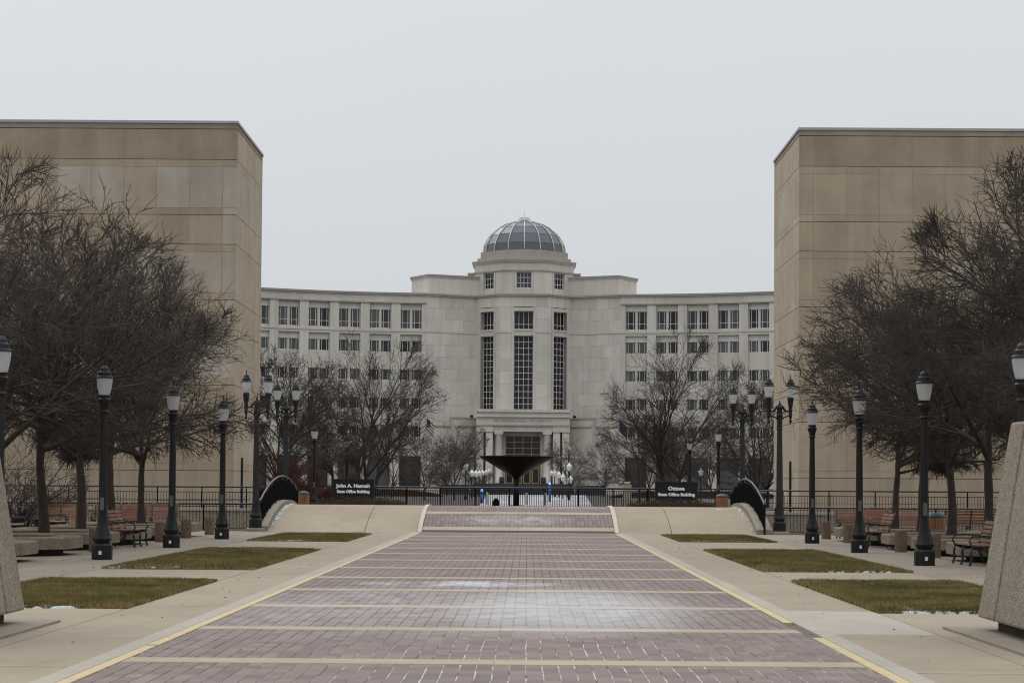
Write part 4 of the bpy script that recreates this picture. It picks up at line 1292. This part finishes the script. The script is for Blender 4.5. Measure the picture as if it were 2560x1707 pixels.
# battered pebbled pylons framing the walk
def pylon(sx, label):
    t = thing('gate_pylon', label, 'pylon')
    xi, y0, y1, W, H = 5.40, 18.9, 22.85, 2.2, 2.2
    def sect(z):
        f = (z - .16) / H
        a = sx * (xi + .02 + .30 * f); b = sx * (xi + W - .30 * f); c = y0 + .36 * f; d = y1 - .36 * f
        return a, b, c, d
    nseg = 3; gap = .025
    for k in range(nseg):
        m = MB()
        za, zb = .16, .16 + H
        A, B = sect(za), sect(zb)
        def yy(S, f): return S[2] + (S[3] - S[2]) * f
        f0, f1 = [(0, .34), (.34, .80), (.80, 1.0)][k]
        ga = gap if k else 0; gb = gap if k < 2 else 0
        lo = [(A[0], yy(A, f0) + ga), (A[0], yy(A, f1) - gb), (A[1], yy(A, f1) - gb), (A[1], yy(A, f0) + ga)]
        hi = [(B[0], yy(B, f0) + ga), (B[0], yy(B, f1) - gb), (B[1], yy(B, f1) - gb), (B[1], yy(B, f0) + ga)]
        if sx > 0: lo, hi = lo[::-1], hi[::-1]
        m.prism(lo, za, zb, top=hi)
        o = m.build('pylon_block', 'aggregate', t)
        bv = o.modifiers.new('bevel', 'BEVEL'); bv.width = .03; bv.segments = 2
    m = MB(); A, B = sect(.2), sect(.1 + H)
    lo = [(A[0] + sx * .05, A[2] + .1), (A[0] + sx * .05, A[3] - .1), (A[1] - sx * .05, A[3] - .1), (A[1] - sx * .05, A[2] + .1)]
    hi = [(B[0] + sx * .05, B[2] + .1), (B[0] + sx * .05, B[3] - .1), (B[1] - sx * .05, B[3] - .1), (B[1] - sx * .05, B[2] + .1)]
    if sx > 0: lo, hi = lo[::-1], hi[::-1]
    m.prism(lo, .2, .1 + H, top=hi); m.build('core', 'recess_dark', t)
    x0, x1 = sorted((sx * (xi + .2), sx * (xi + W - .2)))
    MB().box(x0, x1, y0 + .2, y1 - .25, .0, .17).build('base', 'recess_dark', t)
    x0, x1 = sorted((sx * (xi - .30), sx * (xi + W + .5)))
    o = MB().box(x0, x1, y0 - .6, y1 + .35, -.01, .028).build('footing', 'concrete_grey', t)
pylon(-1, 'leaning pebbled concrete pylon at the left edge of the picture')
pylon(1, 'leaning pebbled concrete pylon with a vertical groove at the right edge of the picture')

# ------------------------------------------------------------------ trees
def grow_tree(seed, H, Rr, trunk_h, n_limb, upright, trunk_r, n2, n3, n4, leader=True, zig=.34, multi=1, lift=.03, tw=.0082):
    r = random.Random(seed)
    tr, cr = MB(), MB()
    def rv(): return Vector((r.uniform(-1, 1), r.uniform(-1, 1), r.uniform(-1, 1)))
    cen = Vector((0, 0, trunk_h + (H - trunk_h) * .42))
    def inside(p):
        d = p - cen
        a = (d.x ** 2 + d.y ** 2) / (Rr * Rr)
        b = (d.z / ((H - cen.z) if d.z > 0 else (cen.z - trunk_h * .9))) ** 2
        return a + b
    def branch(p, d, L, rad, nseg, zz, droop, mb, sides, tip=.25, lim=1.15):
        pts, rads = [p.copy()], [rad]
        d = d.normalized()
        for i in range(nseg):
            out = pts[-1] - cen; out.z *= .8
            d = (d + rv() * zz + Vector((0, 0, droop)) + (out.normalized() * .05 if out.length > .2 else out * 0)).normalized()
            q = pts[-1] + d * (L / nseg)
            if i > 1 and inside(q) > lim * (1 + .25 * mnoise.noise(q * .8)): break
            pts.append(q); rads.append(rad * (1 - (1 - tip) * (i + 1) / nseg))
        mb.tube(pts, rads, sides, cap=False)
        return pts, rads
    def at(pts, rads, f):
        k = f * (len(pts) - 1); i = min(int(k), len(pts) - 2); g = k - i
        return pts[i].lerp(pts[i + 1], g), rads[i] * (1 - g) + rads[i + 1] * g, (pts[i + 1] - pts[i]).normalized()
    stems = []
    for q in range(multi):
        if multi == 1:
            d0 = Vector((r.uniform(-.04, .04), r.uniform(-.04, .04), 1)); p0 = Vector((0, 0, -.1))
        else:
            a = 2 * PI * q / multi + r.uniform(-.3, .3)
            d0 = Vector((math.cos(a) * .22, math.sin(a) * .22, 1)); p0 = Vector((math.cos(a) * .25, math.sin(a) * .25, -.1))
        tpts = [p0]; th = trunk_h * (1.0 if multi == 1 else .7)
        nst = 7
        for i in range(nst): tpts.append(tpts[-1] + Vector((d0.x * th / nst + r.uniform(-.03, .03), d0.y * th / nst + r.uniform(-.03, .03), (th + .1) / nst)))
        trs = [trunk_r * (1.3 if i == 0 else (1.1 if i == 1 else 1 - .05 * i)) * (1 + r.uniform(-.06, .08)) for i in range(nst + 1)]
        tr.tube(tpts, trs, 10, cap=False)
        stems.append((tpts, trs, d0))
    limbs = []
    for tpts, trs, d0 in stems:
        nl = n_limb if multi == 1 else max(2, n_limb // multi + 1)
        top = tpts[-1]
        if leader:
            pts, rads = branch(top, (d0 + rv() * .15), (H - trunk_h) * .78, trunk_r * .6, 10, .2, .05, tr, 7, .08)
            limbs.append((pts, rads))
            LP = (pts, rads)
        for k in range(nl):
            a = 2 * PI * k / nl + r.uniform(-.5, .5)
            el = r.uniform(upright[0], upright[1])
            if leader and k > nl * .45:
                p, rr_, _ = at(LP[0], LP[1], r.uniform(.05, .5)); rad = min(rr_ * .7, trunk_r * .5)
            else:
                p, rr_, _ = at(tpts, trs, r.uniform(.82, 1.0)); rad = trunk_r * r.uniform(.4, .58)
            d = Vector((math.cos(a) * math.cos(el), math.sin(a) * math.cos(el), math.sin(el)))
            L = Rr * r.uniform(.85, 1.15) if el < .8 else (H - trunk_h) * r.uniform(.7, .9)
            limbs.append(branch(p, d, L, rad, 10, .16, lift, tr, 6, .12))
    def child(t, lo, hi, up, flat=1.0):
        """a side shoot leaving its parent at an angle between lo and hi degrees"""
        q = rv(); q.z *= flat
        q = (q - t * q.dot(t))
        if q.length < 1e-3: q = t.orthogonal()
        q.normalize(); a = R_(r.uniform(lo, hi))
        d = t * math.cos(a) + q * math.sin(a); d.z += up
        return d.normalized()
    def length(pts): return sum((pts[i + 1] - pts[i]).length for i in range(len(pts) - 1))
    l2 = []
    for pts, rads in limbs:
        Ll = length(pts)
        for k in range(n2):
            f = .14 + .86 * (k + r.random()) / n2
            p, rr_, t = at(pts, rads, f)
            l2.append(branch(p, child(t, 28, 62, .08, .8), Ll * (.58 - .30 * f) * r.uniform(.75, 1.25), max(.016, rr_ * .55), 8, zig * .5, .02, cr, 4, .35))
    l3 = []
    for pts, rads in l2:
        Ll = length(pts)
        for k in range(n3):
            f = .12 + .88 * (k + r.random()) / n3
            p, rr_, t = at(pts, rads, f)
            l3.append(branch(p, child(t, 28, 65, .04), max(.35, Ll * (.62 - .3 * f)) * r.uniform(.7, 1.25), max(.010, rr_ * .55), 5, zig * .65, .015, cr, 3, .55))
    for pts, rads in l3:
        for k in range(n4):
            f = .15 + .85 * (k + r.random()) / n4
            p, rr_, t = at(pts, rads, f)
            branch(p, child(t, 25, 65, .05), r.uniform(.22, .6) * Rr / 3.7, tw, 3, zig * .8, .015, cr, 3, .55, 1.35)
    return tr, cr
def tree_meshes(name, twigmat, *a, **k):
    tr, cr = grow_tree(*a, **k)
    return tr.mesh('trunk', 'bark', True), cr.mesh('crown', twigmat)
V = [tree_meshes('a', 'twig', s, hh, rr, 2.35, nl, (.14, 1.15), .13, 11, 8, 4) for s, hh, rr, nl in ((21, 8.1, 3.7, 12), (22, 8.5, 3.6, 13), (23, 8.0, 3.9, 11), (24, 8.4, 3.7, 12))]
def tree(var, label, loc, rotz, scale, group):
    t = thing('bare_tree', label, 'tree', loc, rotz, group, scale)
    link('trunk', var[0], t); link('crown', var[1], t)
    return t
k = 0
for sx, side in ((-1, 'left'), (1, 'right')):
    for i, y in enumerate(PY):
        lab = 'bare spreading tree in the %s planter row, %s from the camera' % (side, ordn[i])
        s = ((.88, .95, 1.02) if sx < 0 else (.98, 1.02, 1.05))[i] if i < 3 else (1.05, 1.02, .98, .93)[i - 3]
        tree(V[(i * 3 + (1 if sx > 0 else 0)) % 4], lab, (sx * 11.65, y, .3), 1.3 * k + .7, s * (1.0 if sx < 0 else .97), 'bare trees in the planter rows')
        k += 1
W_ = [tree_meshes('b', 'twig', s, 11.4, 4.6, 2.7, 9, (.6, 1.25), .17, 10, 8, 3, multi=3, tw=.0105) for s in (41, 42)]
tree(W_[0], 'wide many-stemmed bare tree standing behind the John A. Hannah sign', (-9.9, 128, FARZ), .4, 1.0, 'many-stemmed trees behind the signs')
tree(W_[1], 'wide many-stemmed bare tree standing behind the Ottawa sign', (9.4, 128, FARZ), 2.2, 1.0, 'many-stemmed trees behind the signs')
tree(V[1], 'bare tree with a single trunk left of the many-stemmed tree behind the Hannah sign', (-11.3, 119, FARZ), 2.0, .88, 'single trees behind the signs')
tree(V[2], 'bare tree with a single trunk right of the many-stemmed tree behind the Ottawa sign', (10.7, 136, FARZ), 4.0, .85, 'single trees behind the signs')
F_ = [tree_meshes('c', 'twig_far', s, 7.6, 2.9, 1.0, 10, (.65, 1.3), .10, 9, 6, 4, tw=.010) for s in (61, 62)]
far = [(-8.4, 170, 1.0, 0, 'small far tree right of the many-stemmed tree on the left'), (-6.1, 176, 1.0, 1, 'small far tree standing just left of the white lamps'),
       (9.6, 165, 1.12, 1, 'small far tree with fanned branches behind the tan directory board'), (11.9, 190, 1.05, 0, 'small far tree between the directory board and the Ottawa sign'),
       (5.3, 232, 1.0, 1, 'small far tree beside the right pilaster of the courthouse entrance'), (-6.4, 240, .95, 0, 'small far tree beside the left pilaster of the courthouse entrance'),
       (-13.0, 112, 1.3, 0, 'upright twiggy tree against the right edge of the left office block'), (-14.6, 120, 1.35, 1, 'upright twiggy tree just behind the left office block corner'),
       (13.2, 112, 1.12, 1, 'upright twiggy tree against the left edge of the right office block'), (15.2, 124, 1.2, 0, 'upright twiggy tree half hidden by the right office block'),
       (-13.5, 205, 1.2, 1, 'far bare tree in front of the left wing of the courthouse'), (-19.5, 215, 1.25, 0, 'far bare tree at the outer end of the left courthouse wing'),
       (15.5, 210, 1.2, 0, 'far bare tree in front of the right wing of the courthouse'), (20.5, 220, 1.25, 1, 'far bare tree at the outer end of the right courthouse wing'),
       (-9.6, 250, 1.1, 1, 'far bare tree close to the courthouse wall left of the portico'), (9.9, 250, 1.1, 0, 'far bare tree close to the courthouse wall right of the portico')]
for i, (x, y, s, v, lab) in enumerate(far):
    tree(F_[v], lab, (x, y, FARZ), 1.1 * i, s, 'small far trees before the courthouse')
S_ = tree_meshes('d', 'twig', 77, 4.6, 2.4, .5, 10, (.35, 1.0), .08, 9, 5, 3, leader=False, multi=5)
t = thing('leaning_shrub', 'many-stemmed leaning shrub behind the pebbled pylon on the left', 'shrub', (-17.0, 68.0, 0), .5)
link('stems', S_[0], t); link('crown', S_[1], t)
Rm = tree_meshes('e', 'twig_red', 78, 2.6, 1.5, .25, 10, (.5, 1.2), .05, 10, 7, 4, leader=False, multi=4)
for i, (x, y, s) in enumerate(((-11.9, 107, 1.0), (-10.9, 110, .85), (-13.2, 109, 1.15), (-9.9, 113, .8))):
    t = thing('red_shrub', 'dark red twiggy shrub behind the left end of the footbridge, %s' % ('nearest to the bridge', 'beside the lamp post', 'largest and farthest left', 'lowest, nearest the sign')[i], 'shrub', (x, y, FARZ), i * 1.7, 'dark red shrubs left of the Hannah sign', s)
    link('stems', Rm[0], t); link('crown', Rm[1], t)

# low hedges around the signs
def hedge(x0, x1, y0, y1, h, label, seed):
    r = random.Random(seed); m = MB()
    n = int((x1 - x0) * (y1 - y0) * 900)
    vs, fs = [], []
    for i in range(n):
        u = r.uniform(-1, 1); v_ = r.uniform(-1, 1)
        hh = h * (1 - abs(u) ** 4) * (.75 + .25 * mnoise.noise(Vector((u * 6, v_ * 3, seed)))) * r.uniform(.2, 1.0) ** .5
        x = (x0 + x1) / 2 + u * (x1 - x0) / 2; y = (y0 + y1) / 2 + v_ * (y1 - y0) / 2
        d = Vector((r.uniform(-1, 1), r.uniform(-1, 1), r.uniform(-.2, 1))).normalized() * r.uniform(.04, .1)
        w = Vector((r.uniform(-1, 1), r.uniform(-1, 1), r.uniform(-1, 1))).normalized() * .014
        o = len(vs); p = Vector((x, y, hh))
        vs += [tuple(p - w), tuple(p + w), tuple(p + d)]; fs.append((o, o + 1, o + 2))
    t = thing('hedge', label, 'hedge', (0, 0, FARZ))
    m.add(vs, fs).build('leaves', 'hedge_leaf', t, kind='stuff')
    c = MB(); nn = 20
    pr = [(x0 + (x1 - x0) * i / nn, h * .62 * (1 - abs(2 * i / nn - 1) ** 4)) for i in range(nn + 1)]
    vs = [(x, y0 + .12, z) for x, z in pr] + [(x, y1 - .12, z) for x, z in pr] + [(x, y0 + .1, 0) for x, z in pr] + [(x, y1 - .1, 0) for x, z in pr]
    k_ = nn + 1; fs = []
    for i in range(nn):
        fs += [(i, i + 1, k_ + i + 1, k_ + i), (2 * k_ + i, 2 * k_ + i + 1, i + 1, i), (k_ + i, k_ + i + 1, 3 * k_ + i + 1, 3 * k_ + i)]
    c.add(vs, fs).build('twig_mass', 'hedge_leaf', t)
hedge(-10.2, -4.9, 93.2, 94.6, .80, 'low dark brown hedge at the foot of the John A. Hannah sign', 5)
hedge(4.6, 9.7, 93.2, 94.6, .78, 'low dark brown hedge at the foot of the Ottawa sign', 6)
for sx, xa, xb in ((-1, 9, 30), (1, 9.6, 30)):
    x0, x1 = sorted((sx * xa, sx * xb))
    hedge(x0, x1, 225, 226.2, 1.3, 'dark far hedge before the %s wing of the courthouse' % ('left' if sx < 0 else 'right'), 8 + sx)

# dead leaves blown over the concrete beside the lawns
r = random.Random(99); m = MB()
for i in range(260):
    sx = r.choice((-1, 1)); x = sx * r.choice((r.uniform(3.8, 4.9), r.uniform(4.9, 9.3), r.uniform(7.7, 9.3))); y = r.uniform(17, 66)
    if any(a < y < b for a, b in PATCH[sx]) and 4.8 < abs(x) < 7.8: continue
    a = r.uniform(0, PI); w = r.uniform(.012, .03); c, q = math.cos(a) * w, math.sin(a) * w
    z = .012
    m.add([(x - c, y - q, z), (x + q * .6, y - c * .6, z + r.uniform(0, .015)), (x + c, y + q, z + .004), (x - q * .6, y + c * .6, z + r.uniform(0, .015))], [(0, 1, 2, 3)])
m.build('leaf_litter', 'mulch', kind='stuff')
